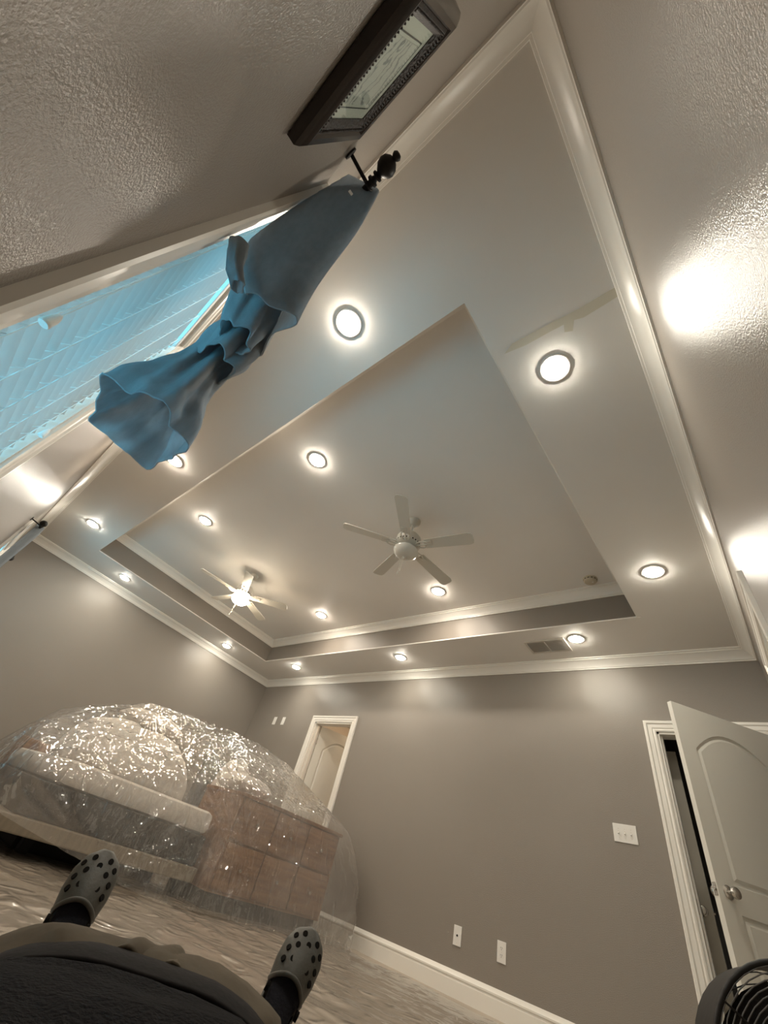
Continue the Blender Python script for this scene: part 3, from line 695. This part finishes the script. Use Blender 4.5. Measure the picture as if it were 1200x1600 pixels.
# ================================================================== WALL PLATES ON THE FAR WALL
def plate(x, z, w_, h_, kind, label, name, cat, group=None):
    t = empty(name, (x, D, z)); tag(t, label, cat, group)
    y = D; mb = MB(); mb.box((x - w_ / 2, y - .006, z - h_ / 2), (x + w_ / 2, y + .001, z + h_ / 2), .002); mb.build('plate', 'plate', t)
    def scr(dx, dz):
        q = MB(); q.lathe([(.0035, y - .0058), (.0032, y - .0072), (.0006, y - .0074)], (x + dx, 0, z + dz), 'y', 10); q.build('screw', 'vent', t)
    if kind == 'switch':
        for k in (-1, 0, 1):
            q = MB(); q.box((x + k * .046 - .005, y - .0066, z - .0125), (x + k * .046 + .005, y - .0055, z + .0125)); q.build('switch_slot', 'vent', t)
            q = MB(Matrix.Translation((x + k * .046, y - .006, z)) @ Matrix.Rotation(math.radians(28), 4, 'X')); q.box((-.004, -.015, -.005), (.004, .001, .005), .001); q.build('toggle', 'plate', t)
            scr(k * .046, .030); scr(k * .046, -.030)
    elif kind == 'outlet':
        for s in (-1, 1):
            q = MB(); pts = [(x + .017 * math.cos(a), y - .0055, z + s * .020 + max(-.0125, min(.0125, .017 * math.sin(a)))) for a in [2 * math.pi * k / 24 for k in range(24)]]
            q.prism(pts, (0, -.0022, 0)); so = q.build('socket', 'plate', t)
            for dx in (-.0062, .0062):
                q = MB(); q.box((x + dx - .0012, y - .0082, z + s * .020 - .001), (x + dx + .0012, y - .0076, z + s * .020 + .008)); q.build('slot', 'dark', so)
            q = MB(); q.lathe([(.0024, y - .0076), (.0024, y - .0082)], (x, 0, z + s * .020 - .007), 'y', 10); q.build('slot', 'dark', so)
        scr(0, 0)
    elif kind == 'coax':
        q = MB(); q.lathe([(.0075, y - .0055), (.0075, y - .008), (.0048, y - .0085), (.0048, y - .017), (.002, y - .0172)], (x, 0, z), 'y', 14); q.build('connector', 'dark', t); scr(0, .042); scr(0, -.042)
    else:
        q = MB(); q.box((x - .015, y - .0072, z - .032), (x + .015, y - .0055, z + .032), .0008); q.build('insert', 'plate', t); scr(0, .042); scr(0, -.042)
plate(5.992, 1.262, .172, .122, 'switch', 'white triple light switch plate beside the open door', 'light_switch', 'light switch')
plate(4.961, .349, .076, .122, 'outlet', 'white duplex power outlet on far wall above baseboard', 'power_outlet', 'power outlet')
plate(4.554, .347, .076, .122, 'coax', 'white cable plate with one dark connector above baseboard', 'cable_plate', 'wall plate')
plate(.70, 2.045, .076, .122, 'blank', 'small white wall plate high on the far wall, nearer the corner', 'wall_plate', 'wall plate')
plate(.94, 2.045, .076, .122, 'blank', 'small white wall plate high on the far wall, nearer the closet', 'wall_plate', 'wall plate')

# ================================================================== DRUM FAN
def drum_fan():
    cx, cy, cz, R = 6.945, 2.16, .325, .240
    t = empty('drum_fan', (cx, cy, 0)); tag(t, 'black drum floor fan with wire grille before the open door', 'floor fan')
    ang = math.atan2(.42, .9)                       # grille turned a little towards the right wall
    M = Matrix.Translation((cx, cy, cz)) @ Matrix.Rotation(ang, 4, 'Z') @ Matrix.Rotation(math.radians(-4), 4, 'X')
    ring = lambda r, y, n=48: [(r * math.cos(2 * math.pi * k / n), y, r * math.sin(2 * math.pi * k / n)) for k in range(n)]
    mb = MB(M); prof = [(R, -.09), (R + .006, -.085), (R + .004, -.06), (R, 0), (R, .09), (R - .006, .09), (R - .006, -.09)]
    lo = [ring(r, y) for r, y in prof]; lo.append(lo[0]); mb.loft(lo, cap=False); mb.build('drum', 'black', t, smooth='auto')
    mb = MB(M); mb.tube(ring(R, -.09), .007, 8, closed=True); mb.build('front_rim', 'black', t, smooth=True)
    for k in range(19):
        r = .05 + (R - .055) * k / 18; mb = MB(M); mb.tube(ring(r, -.094 - .016 * (1 - (r / R) ** 2), 40), .0014, 4, closed=True); mb.build('grille_ring', 'leather', t, smooth=True)
    for k in range(8):
        a = 2 * math.pi * k / 8 + .2; mb = MB(M); mb.tube([(math.cos(a) * r, -.0955 - .016 * (1 - (r / R) ** 2), math.sin(a) * r) for r in (.03, .09, .15, .20, R)], .0025, 5); mb.build('grille_spoke', 'black', t)
    mb = MB(M); mb.lathe([(.05, -.100), (.05, -.113), (.042, -.118), (.002, -.119)], (0, 0, 0), 'y', 24); mb.build('badge', 'black', t, smooth='auto')
    mb = MB(M); mb.lathe([(.06, .085), (.06, -.02), (.045, -.06), (.01, -.065)], (0, 0, 0), 'y', 20); mb.build('motor', 'black', t, smooth='auto')
    for k in range(3):
        a = 2 * math.pi * k / 3 + .5; rows = []
        for i in range(9):
            r = .05 + (R - .075) * i / 8; tw = .75 - .35 * i / 8; wd = .055 + .075 * math.sin(math.pi * min(1, i / 7) * .6)
            rows.append([(math.cos(a + s * wd / max(r, .07)) * r, -.03 + s * wd * tw, math.sin(a + s * wd / max(r, .07)) * r) for s in (-1, -.5, 0, .5, 1)])
        mb = MB(M); mb.grid(rows); mb.build('fan_blade', 'band', t, smooth=True, thick=.003)
    for k in range(10):
        r = .04 + (R - .05) * k / 9; mb = MB(M); mb.tube(ring(r, .092, 32), .0014, 4, closed=True); mb.build('rear_ring', 'black', t)
    st = MB(Matrix.Translation((cx, cy, 0)) @ Matrix.Rotation(ang, 4, 'Z'))
    for s in (-1, 1):
        st.tube([(s * (R + .012), 0, cz), (s * (R + .018), 0, cz - .1), (s * (R - .02), 0, .05), (s * (R - .03), -.12, .013)], .011, 8)
        st.tube([(s * (R - .02), 0, .05), (s * (R - .03), .12, .013)], .011, 8); st.tube([(s * (R + .018), 0, cz), (s * (R - .012), 0, cz)], .016, 10)
    st.tube([(-R + .03, -.12, .013), (R - .03, -.12, .013)], .011, 8); st.tube([(-R + .03, .12, .013), (R - .03, .12, .013)], .011, 8)
    st.build('stand', 'black', t, smooth='auto')
drum_fan()

# ================================================================== BED, DRESSER, CHAIR UNDER THE PLASTIC
def bed():
    t = empty('bed', (2.15, 1.95, 0)); tag(t, 'double bed with dark box spring under the plastic sheet', 'bed')
    x0, x1, y0, y1 = 1.22, 3.14, 1.20, 2.80
    mb = MB(); mb.box((x0 + .1, y0 + .35, 0), (x1 - .45, y1 - .1, .11)); mb.build('plinth', 'plinth', t)
    for (x, y) in ((x0 + .06, y0 + .06), (x1 - .1, y1 - .06), (x0 + .06, y1 - .06), (x1 - .35, y0 + .4)):
        mb = MB(); mb.box((x - .035, y - .035, 0), (x + .035, y + .035, .12), .004); mb.build('leg', 'plinth', t)
    mb = MB(); mb.box((x0, y0, .11), (x1 + .02, y1, .20), .008); mb.build('rail', 'cream', t)
    mb = MB(); mb.box((x0 + .02, y0 + .10, .20), (x1 - .01, y1 - .02, .40), .02); mb.build('box_spring', 'band', t, smooth='auto')
    mb = MB(); mb.box((x0 + .01, y0 + .24, .40), (x1 - .03, y1 - .02, .56), .05); mb.build('mattress', 'sheet', t, smooth='auto')
    mb = MB(); mb.box((x0 - .06, y0 + .22, .05), (x0, y1 + .02, .66), .02); mb.build('headboard', 'wood', t, smooth='auto')
bed()
def lump(cx, cy, z0, rx, ry, h, seed, pw=2.4, amp=.10, n=64, m=26):
    loops = []
    for i in range(m + 1):
        v = i / m; rr = math.cos(v * math.pi / 2) ** (2 / pw); zz = math.sin(v * math.pi / 2) ** (2 / pw); l = []
        for k in range(n):
            a = 2 * math.pi * k / n; ca, sa = math.cos(a), math.sin(a)
            q = 1 + amp * noise.noise(Vector((ca * 1.6, sa * 1.6, zz * 1.8 + seed))) + amp * .35 * noise.noise(Vector((ca * 5, sa * 5, zz * 5 + seed)))
            sx = math.copysign(abs(ca) ** .8, ca); sy = math.copysign(abs(sa) ** .8, sa)
            l.append((cx + rx * rr * sx * q, cy + ry * rr * sy * q, z0 + h * zz * (q if i else 1)))
        loops.append(l)
    return loops
mb = MB(); mb.loft(lump(2.42, 2.05, .550, .60, .58, .42, 1.0, pw=2.7, amp=.08)); o = mb.build('comforter', 'sheet', smooth=True); tag(o, 'heaped white comforter on the plastic-covered bed', 'bedding')
def dresser():
    x0, x1, y0, y1, zt = 2.62, 3.31, 2.86, 4.21, .77
    t = empty('dresser', ((x0 + x1) / 2, (y0 + y1) / 2, 0)); tag(t, 'reddish brown wooden dresser under the plastic sheet beside bed', 'dresser')
    mb = MB(); mb.box((x0 + .03, y0 + .03, 0), (x1 - .05, y1 - .03, .10)); mb.build('plinth', 'plinth', t)
    mb = MB(); mb.box((x0, y0, .10), (x1 - .02, y1, zt - .03)); mb.build('body', 'wood', t)
    mb = MB(); mb.box((x0 - .01, y0 - .015, zt - .03), (x1 + .012, y1 + .015, zt), .008); mb.build('top', 'wood', t, smooth='auto')
    for j in range(2):
        for i in range(3):
            ya = y0 + .02 + i * (y1 - y0 - .04) / 3; yb = ya + (y1 - y0 - .04) / 3 - .015; za = .12 + j * .315; zb = za + .30
            mb = MB(); mb.box((x1 - .021, ya, za), (x1, yb, zb), .006); d = mb.build('drawer', 'wood', t, smooth='auto')
            mb = MB(); mb.lathe([(.009, x1 - .001), (.009, x1 + .012), (.016, x1 + .018), (.012, x1 + .027), (.002, x1 + .029)], (0, (ya + yb) / 2, (za + zb) / 2), 'x', 14); mb.build('knob', 'nickel', d, smooth='auto')
dresser()
def pillow(cx, cy, cz, a, b, h, rz, rx, label):
    M = Matrix.Translation((cx, cy, cz)) @ Matrix.Rotation(rz, 4, 'Z') @ Matrix.Rotation(rx, 4, 'Y'); n = 20; top, bot = [], []
    for i in range(n + 1):
        r1, r2 = [], []
        for k in range(n + 1):
            u, v = 2 * i / n - 1, 2 * k / n - 1; q = max(0, (1 - u ** 4) * (1 - v ** 4)) ** .55; s = 1 - .07 * (1 - q)
            d = .012 * noise.noise(Vector((u * 3, v * 3, cx)))
            r1.append((a * u * (1 - .06 * v * v), b * v * (1 - .06 * u * u), h * q + d * q)); r2.append((a * u * (1 - .06 * v * v), b * v * (1 - .06 * u * u), -h * q + d * q))
        top.append(r1); bot.append(r2)
    mb = MB(M); mb.grid(top); mb.grid(bot); o = mb.build('pillow', 'sheet', smooth=True); return tag(o, label, 'pillow')
pillow(2.88, 3.10, .845, .19, .25, .085, .15, -.06, 'white pillow lying on the covered dresser top')
pillow(2.30, 2.12, 1.055, .30, .24, .085, .2, .05, 'white pillow on top of the heaped comforter')
def armchair():
    cx, cy = 2.02, 3.48
    t = empty('armchair', (cx, cy, 0)); tag(t, 'grey upholstered high-back armchair under plastic behind the dresser', 'armchair')
    for sx in (-1, 1):
        for sy in (-1, 1):
            mb = MB(); mb.lathe([(.018, 0), (.026, .12), (.03, .16)], (cx + sx * .24, cy + sy * .28, 0), 'z', 12); mb.build('leg', 'wood', t, smooth='auto')
    mb = MB(); mb.box((cx - .30, cy - .33, .15), (cx + .32, cy + .33, .34), .03); mb.build('seat_base', 'leather', t, smooth='auto')
    mb = MB(); mb.box((cx - .18, cy - .235, .335), (cx + .33, cy + .235, .47), .05); mb.build('seat_cushion', 'leather', t, smooth='auto')
    mb = MB(Matrix.Translation((cx - .28, cy, .3)) @ Matrix.Rotation(math.radians(-6), 4, 'Y')); mb.box((-.02, -.30, 0), (.13, .30, .80), .055); mb.build('backrest', 'leather', t, smooth='auto')
    for s in (-1, 1):
        mb = MB(); mb.box((cx - .28, cy + s * .24, .33), (cx + .30, cy + s * .36, .60), .045); mb.build('arm', 'leather', t, smooth='auto')
armchair()
mb = MB(); mb.loft(lump(2.02, 3.48, .465, .17, .21, .66, 5.0, pw=3, amp=.08)); o = mb.build('folded_quilt', 'sheet', smooth=True); tag(o, 'tall stack of folded pale quilt on the covered armchair', 'bedding')

# ------------------------------------------------------------------ plastic sheet thrown over the pile
SUP = [px(240, 1096, 0, 2.55), px(330, 1139, 0, 2.75), px(375, 1151, 0, 2.25), px(405, 1160, 0, 2.15), px(448, 1192, 0, 2.3), px(60, 1131, 0, 2.85), px(0, 1192, 0, 2.9), px(130, 1112, 0, 2.6),
       px(550, 1301, 0, 3.40), px(561, 1340, 0, 3.46), px(564, 1395, 0, 3.48), px(-40, 1235, 0, 2.95),
       (1.05, 1.48, .64), (1.05, 1.12, .25), (1.0, 4.15, .85), (1.05, 1.6, 1.0), (1.55, 3.1, 1.3), (.95, 4.25, 0.0),
       (3.30, 1.22, .42), (3.33, 1.9, .62), (3.35, 2.5, .66), (3.40, 3.4, .78), (3.39, 2.84, .815), (3.38, 4.05, .80)]
FOOT = [px(0, 1272, 0, 3.24), px(70, 1316, 0, 3.28), px(135, 1349, 0, 3.34), (3.50, 2.35, 0), (3.60, 3.2, 0), px(549, 1489, 2, 0), (3.3, 4.42, 0), (2.2, 4.40, 0), (.95, 4.3, 0), (1.0, 1.08, 0), (2.4, 1.12, .1)]
bm = bmesh.new()
for p in SUP + FOOT: bm.verts.new(p)
bmesh.ops.convex_hull(bm, input=bm.verts); bmesh.ops.triangulate(bm, faces=bm.faces[:]); bm.normal_update()
tree = BVHTree.FromBMesh(bm); c0 = Vector((2.45, 2.6, .25))
NT, NP = 560, 170; rows = []; keep = []
def cast(az_, el_):
    d = Vector((math.cos(az_) * math.cos(el_), math.sin(az_) * math.cos(el_), math.sin(el_)))
    h, nrm, _, _ = tree.ray_cast(c0, d); return h, nrm
LOW = []
for i in range(NT):
    a = 2 * math.pi * i / NT; lo_, hi_ = -1.5, 0.0
    for _ in range(22):
        mid = (lo_ + hi_) / 2
        if cast(a, mid)[1].z > -.45: hi_ = mid
        else: lo_ = mid
    LOW.append(hi_ + 1e-4)
for j in range(NP):
    rows.append([cast(2 * math.pi * i / NT, 1.545 + (LOW[i] - 1.545) * j / (NP - 1))[0] for i in range(NT)]); keep.append([True] * NT)
bm.free()
def smooth_rows(R, n):
    for _ in range(n):
        Q = [[p.copy() for p in r] for r in R]
        for j in range(1, len(R) - 1):
            for i in range(len(R[0])):
                if keep[j][i] and keep[j + 1][i]: Q[j][i] = R[j][i] * .5 + (R[j][i - 1] + R[j][(i + 1) % NT] + R[j - 1][i] + R[j + 1][i]) * .125
        R = Q
    return R
rows = smooth_rows(rows, 6)
peaks = [Vector(SUP[0]), Vector(SUP[1]), Vector(SUP[3]), Vector(SUP[8]), px(130, 1290, 0, 3.3)]
def ridged(v): return (1 - abs(noise.noise(v) * 2)) ** 2
out = []
for j in range(NP):
    l = []
    for i in range(NT):
        p = rows[j][i]; d = (p - c0).normalized()
        pk = min(peaks, key=lambda q: (q - p).length); e = p - pk; ang = math.atan2(e.y * .9 + e.z * .5, e.x + e.z * .8); dist = e.length
        f = .020 * ridged(Vector((ang * 3.2, dist * .5, pk.x * 3))) * min(1, dist * 2.5) + .010 * ridged(Vector((ang * 9, dist * 1.1, pk.y * 5))) * min(1, dist * 2)
        f += .010 * noise.noise(p * 3.1) + .006 * ridged(p * 9) + .0028 * ridged(p * 24) + .0015 * noise.noise(p * 60)
        side = max(0, 1 - p.z / .5)
        f += side * (.022 * noise.noise(Vector((math.atan2(d.y, d.x) * 9, p.z * 1.2, 2))) + .012 * ridged(Vector((math.atan2(d.y, d.x) * 22, p.z * 1.5, 8))))
        q = p + d * (f - .018)
        q.z = max(q.z, .006 + .004 * (1 + noise.noise(p * 9)))
        l.append(q)
    out.append(l)
mb = MB(); vs = [p for r in out for p in r]; fs = []
for j in range(NP - 1):
    for i in range(NT):
        if keep[j][i] and keep[j + 1][i] and keep[j][(i + 1) % NT] and keep[j + 1][(i + 1) % NT]:
            fs.append((j * NT + i, j * NT + (i + 1) % NT, (j + 1) * NT + (i + 1) % NT, (j + 1) * NT + i))
used = sorted({i for f in fs for i in f}); ix = {k: n for n, k in enumerate(used)}
mb.add([vs[k] for k in used], [tuple(ix[i] for i in f) for f in fs])
o = mb.build('plastic_sheet', 'film', smooth=True); tag(o, 'crinkled clear plastic sheet draped over the bed and dresser pile', 'plastic sheet')

# drop sheet on the floor
rows = []; NX, NY = 260, 190
for j in range(NY):
    r = []
    for i in range(NX):
        x = .5 + (W - .58) * i / (NX - 1); y = .06 + (D - .30 - .06) * j / (NY - 1)
        y += .05 * noise.noise(Vector((x * 1.5, 0, 4))) * (j / NY)
        e = Vector((x, y, 0)); z = .004 + .010 * ridged(Vector((x * 1.1 + y, y * 2.2 - x * .6, 1))) + .005 * ridged(Vector((x * 3 + y * 2, y * 5 - x * 2, 5))) + .0015 * ridged(e * 12)
        r.append((x, y, z))
    rows.append(r)
mb = MB(); mb.grid(rows); o = mb.build('floor_drop_sheet', 'floorfilm', smooth=True); tag(o, 'wrinkled clear plastic drop sheet spread over the floor', 'drop sheet')

# ================================================================== PERSON LYING ON THE FLOOR
AZ = math.radians(33); dv = Vector((-math.cos(AZ), math.sin(AZ), 0)); rv = Vector((math.sin(AZ), math.cos(AZ), 0))
B = lambda s, l, z: Vector((CAM.x, CAM.y, 0)) + dv * s + rv * l + Vector((0, 0, z))
person = empty('person', B(.75, 0, 0)); tag(person, 'person in black shirt, khaki trousers and perforated clogs lying on floor', 'person')
def ell(s, l, zc, a, b, n=40, dirv=None, e=2.3):
    loop = []
    for k in range(n):
        t = 2 * math.pi * k / n; c, s_ = math.cos(t), math.sin(t)
        q = B(s, l, zc) + rv * (a * math.copysign(abs(c) ** (2 / e), c)) + Vector((0, 0, b * math.copysign(abs(s_) ** (2 / e), s_)))
        loop.append(q)
    return loop
def body_loft(secs, n=64, m=44, amp=.004, seed=0, sc=9):
    """secs: (s, lateral, ztop, zbottom, halfwidth)"""
    A = catmull([Vector((q[0], q[1], q[2])) for q in secs], m); Z = catmull([Vector((q[3], q[4], 0)) for q in secs], m); L = []
    for i in range(m):
        l = ell(A[i].x, A[i].y, (A[i].z + Z[i].x) / 2, Z[i].y, (A[i].z - Z[i].x) / 2, n, e=2.9)
        cen = B(A[i].x, A[i].y, (A[i].z + Z[i].x) / 2)
        for q in l:
            d = amp * (ridged(q * sc + Vector((seed, 0, 0))) - .5) + amp * .6 * noise.noise(q * sc * 2.7); q += (q - cen).normalized() * d
            q.z = max(q.z, .014)
        L.append(l)
    return L
# body: one continuous skinned figure
def skinned(name, verts, edges, mat, parent, sub=2):
    """verts: (point, radius)"""
    o0 = wloc(parent); me = bpy.data.meshes.new(name); me.from_pydata([Vector(p) - o0 for p, r in verts], edges, [])
    o = bpy.data.objects.new(name, me); COL.objects.link(o); o.parent = parent; me.materials.append(MT[mat])
    sk = o.modifiers.new('skin', 'SKIN'); sk.use_smooth_shade = True
    for i, (p, r) in enumerate(verts): me.skin_vertices[0].data[i].radius = (r, r); me.skin_vertices[0].data[i].use_root = (i == 0)
    ss = o.modifiers.new('sub', 'SUBSURF'); ss.levels = sub; ss.render_levels = sub
    return o
V = []; E = []
def nv(p, r, link=None):
    V.append((p, r)); k = len(V) - 1
    if link is not None: E.append((link, k))
    return k
FEET = {-1: (1.60, -.245), 1: (1.60, .285)}
pel = nv(B(.78, 0, .15), .095)
sp1 = nv(B(.60, 0, .165), .13, pel); sp2 = nv(B(.40, 0, .16), .125, sp1); sp3 = nv(B(.24, 0, .16), .11, sp2); nk = nv(B(.13, 0, .15), .055, sp3)
h1 = nv(B(.06, 0, .155), .075, nk); h2 = nv(B(-.02, 0, .15), .092, h1); nv(B(-.07, 0, .145), .08, h2)
for s in (-1, 1):
    hp = nv(B(.86, s * .10, .125), .058, pel); kn = nv(B(1.20, s * .095 + (FEET[s][1] - s * .095) * .65, .100), .042, hp)
    an = nv(B(1.525, FEET[s][1], .080), .030, kn); nv(B(1.555, FEET[s][1], .13), .026, an)
    sh = nv(B(.22, s * .17, .14), .055, sp3); el = nv(B(.45, s * .25, .075), .042, sh); wr = nv(B(.68, s * .29, .055), .026, el); pm = nv(B(.745, s * .295, .048), .030, wr)
    for k, (dl, ln) in enumerate(((-.027, .062), (-.009, .074), (.010, .068), (.027, .052))):
        a1 = nv(B(.79, s * .295 + dl, .046), .0095, pm); a2 = nv(B(.79 + ln * .55, s * .297 + dl * 1.1, .042), .0085, a1); nv(B(.79 + ln, s * .298 + dl * 1.1, .030), .0075, a2)
    t1 = nv(B(.745, s * .295 - s * .040, .046), .010, pm); nv(B(.785, s * .295 - s * .056, .036), .009, t1)
body = skinned('body', V, E, 'skin', person)
for s in (-1, 1):
    mb = MB(); mb.lathe([(.001, -.012), (.008, -.009), (.012, 0), (.008, .009), (.001, .012)], B(.0, s * .032, .226), 'z', 12); mb.build('eye', 'plate', person, smooth=True)
mb = MB(); mb.loft([[B(.020 + .014 * math.sin(t), .012 * math.cos(t), .228) for t in [k * math.pi / 6 for k in range(12)]], [B(.028 + .008 * math.sin(t), .006 * math.cos(t), .252) for t in [k * math.pi / 6 for k in range(12)]]]); mb.build('nose', 'skin', person, smooth='auto')
mb = MB(); mb.tube([B(.062, -.025, .222), B(.065, 0, .228), B(.062, .025, .222)], [.003, .006, .003], 8); mb.build('mouth', 'skin', person, smooth=True)
for s in (-1, 1):
    mb = MB(); mb.lathe([(.001, -.006), (.022, -.004), (.026, 0), (.018, .004), (.001, .005)], B(.0, s * .094, .15), 'y', 14); mb.build('ear', 'skin', person, smooth=True)
hl = []
for i in range(10):
    t = i / 9 * math.pi / 2; hl.append([B(-.015 - .125 * math.sin(t), .108 * math.cos(t) * math.cos(a), .148 + .104 * math.cos(t) * math.sin(a)) for a in [2 * math.pi * k / 28 for k in range(28)]])
mb = MB(); mb.loft(hl); mb.build('hair', 'hair', person, smooth='auto')
# shirt
mb = MB(); mb.loft(body_loft([(.12, 0, .22, .05, .09), (.17, 0, .26, .02, .17), (.25, 0, .295, .014, .205), (.36, 0, .318, .014, .21), (.48, 0, .337, .014, .21), (.57, 0, .328, .014, .205), (.625, 0, .318, .016, .20), (.655, 0, .306, .02, .198)], amp=.006), cap=False)
shirt = mb.build('shirt', 'shirt', person, smooth=True, thick=.004)
for s in (-1, 1):
    pts = [B(.20, s * .15, .15), B(.30, s * .21, .115), B(.42, s * .245, .085)]
    mb = MB(); mb.tube(catmull(pts, 10), [.075, .074, .072, .070, .068, .066, .064, .062, .060, .060], 20, caps=False); mb.build('sleeve', 'shirt', person, smooth=True, thick=.004)
# belt, trousers
mb = MB(); mb.loft(body_loft([(.640, 0, .320, .02, .199), (.66, 0, .324, .02, .200), (.685, 0, .324, .02, .200)], m=8, amp=.001), cap=False); mb.build('belt', 'belt', person, smooth=True, thick=.005)
P1 = body_loft([(.660, 0, .318, .02, .196), (.70, 0, .330, .018, .206), (.75, 0, .326, .016, .210), (.82, 0, .292, .016, .205), (.90, 0, .245, .016, .185), (.95, 0, .200, .03, .13), (.985, 0, .150, .06, .05), (.99, 0, .125, .09, .012)], amp=.012, seed=3, sc=8)
mb = MB(); mb.loft(P1, cap=True)
for s in (-1, 1):
    f = FEET[s]; q = s * .095
    mb.loft(body_loft([(.80, q, .275, .016, .10), (.92, q * 1.15, .235, .016, .098), (1.05, q + (f[1] - q) * .42, .205, .016, .088), (1.20, q + (f[1] - q) * .65, .185, .02, .078), (1.38, q + (f[1] - q) * .86, .160, .016, .066), (1.50, f[1] * .985, .145, .020, .058)], amp=.008, seed=5 + s, sc=10), cap=False)
mb.build('trousers', 'pants', person, smooth=True, thick=.003)
# fly flap and crumpled pocket folds at the waist
rows = []
for i in range(14):
    t = i / 13; rows.append([B(.685 + .06 * t, -.05 + .075 * u + .02 * t, .322 + .011 * math.sin(math.pi * t * .8) * math.sin(math.pi * min(1, u * 1.3)) + .005 * math.sin(9 * u + 2 * t)) for u in [k / 13 for k in range(14)]])
mb = MB(); mb.grid(rows); mb.build('fly_flap', 'pants', person, smooth=True, thick=.003)
# clogs: toes up, soles away from the camera
def clog(side, s, l, zc, lean, splay, label):
    """local frame: Z = heel to toe (up), Y = across, X = sole to top (towards the head)"""
    base = B(s, l, .030)
    az = AZ + math.atan2(l, s) * .8 + splay
    toward = Vector((math.cos(az), -math.sin(az), 0))            # top of the shoe looks back at the head
    lat = Vector((0, 0, 1)).cross(toward)
    up = (Vector((0, 0, 1)) + lat * lean - toward * .24).normalized(); lat = (lat - up * lat.dot(up)).normalized(); toward = lat.cross(up)
    M = Matrix([[toward[i], lat[i], up[i], base[i]] for i in range(3)] + [[0, 0, 0, 1]])
    L_ = .300
    k_ = {'w': [(0, .030), (.04, .036), (.10, .040), (.16, .048), (.21, .057), (.25, .056), (.28, .043), (.298, .016)]}
    def wid(h):
        for (a, x), (b, y) in zip(k_['w'], k_['w'][1:]):
            if h <= b: return x + (y - x) * (h - a) / (b - a)
        return .01
    def top(h):                       # height of upper above the sole
        return .078 if h < .15 else .080 - .052 * ((h - .15) / .15) ** 1.5
    t = empty('clog', base); tag(t, label, 'shoe', 'perforated clogs')
    n = 40; inner = side * -.006
    sole = MB(M); lo = []
    for x, g in ((-.018, .985), (-.014, 1.03), (.006, 1.05), (.012, 1.04)):
        lo.append([(x, wid(max(0, min(.298, .149 + .149 * math.sin(a)))) * g * (math.copysign(abs(math.cos(a)) ** .42, math.cos(a))) * 1.0 + inner * math.sin(a), .149 + .151 * g * math.sin(a) / 1.03) for a in [2 * math.pi * k / n for k in range(n)]])
    sole.loft(lo); sole.build('sole', 'croc', t, smooth='auto')
    # upper: vamp shell over the toe half
    rows = []
    for i in range(26):
        h = .170 + (.298 - .170) * (i / 25); r = []
        for k in range(25):
            a = math.pi * k / 24; ww = wid(h) * 1.02; hh = top(h)
            cut = .022 * math.sin(a) ** 2 * (1 - i / 25)          # opening edge bows towards the toe
            r.append((.008 + hh * math.sin(a) ** .8 if 0 < k < 24 else .008, ww * math.cos(a), min(.299, h + cut - .0)))
        rows.append(r)
    up_ = MB(M); up_.grid(rows); v = up_.build('vamp', 'croc', t, smooth=True, thick=.006)
    rim = MB(M); rim.tube(catmull([rows[0][k] for k in range(0, 25, 2)], 40), .0055, 8); rim.build('collar_rim', 'croc', t, smooth=True)
    # holes
    for h, ks in ((.206, (.24, .76)), (.217, (.38, .62)), (.230, (.24, .5, .76)), (.246, (.36, .64)), (.260, (.24, .5, .76)), (.275, (.36, .64))):
        for q in ks:
            a = math.pi * q; p = Vector((.008 + top(h) * math.sin(a) ** .8, wid(h) * 1.02 * math.cos(a), h)); nn = Vector((math.sin(a), math.cos(a) * .9, .35)).normalized()
            hb = MB(M); ex = nn.orthogonal().normalized(); ey = nn.cross(ex)
            hb.prism([p + nn * .0005 + (ex * math.cos(w_) + ey * math.sin(w_)) * .0072 for w_ in [2 * math.pi * z / 12 for z in range(12)]], tuple(nn * .0060)); hb.build('hole', 'dark', v)
    # heel cup and strap
    hc = MB(M); rr = []
    for x, g in ((.008, 1.02), (.03, 1.04), (.052, 1.03)):
        rr.append([(x, wid(.04) * 1.08 * g * math.cos(a), .045 - .047 * g * math.sin(a)) for a in [math.pi * k / 20 for k in range(21)]])
    hc.grid(rr); hc.build('heel_cup', 'croc', t, smooth=True, thick=.006)
    sd = MB(M)
    for sg in (-1, 1): sd.grid([[(x, sg * wid(h) * 1.03, h) for h in (.04, .08, .12, .15)] for x in (.008, .030)])
    sd.build('side_wall', 'croc', t, smooth=True, thick=.006)
    for sg in (-1, 1):
        st = MB(M); st.lathe([(.010, -.004), (.010, .004), (.002, .0045)], (.060, sg * wid(.15) * 1.04, .150), 'y', 14); st.build('strap_rivet', 'dark', t, smooth='auto')
    # foot in a dark sock, standing in the shoe: a thing worn by the person
    sk = MB(M); lo = []
    for i in range(16):
        q = i / 15; h = .018 + .20 * q
        lo.append([(.014 + (.072 if q < .5 else .072 - .03 * (q - .5) * 2) * (.5 + .5 * math.sin(a)), wid(h) * .86 * math.cos(a), h) for a in [2 * math.pi * k / 24 for k in range(24)]])
    sk.loft(lo)
    sk.tube([(.05, 0, .04), (.09, 0, .045), (.14, 0, .06)], [.036, .036, .04], 20)
    sk.build('sock', 'sock', person, smooth='auto', angle=70)
clog(-1, 1.60, -.245, 0, -.02, 0, 'olive clog with punched holes on the foot near the bed rail')
clog(1, 1.60, .285, 0, .34, -.05, 'olive clog with punched holes leaning outward towards the far wall')
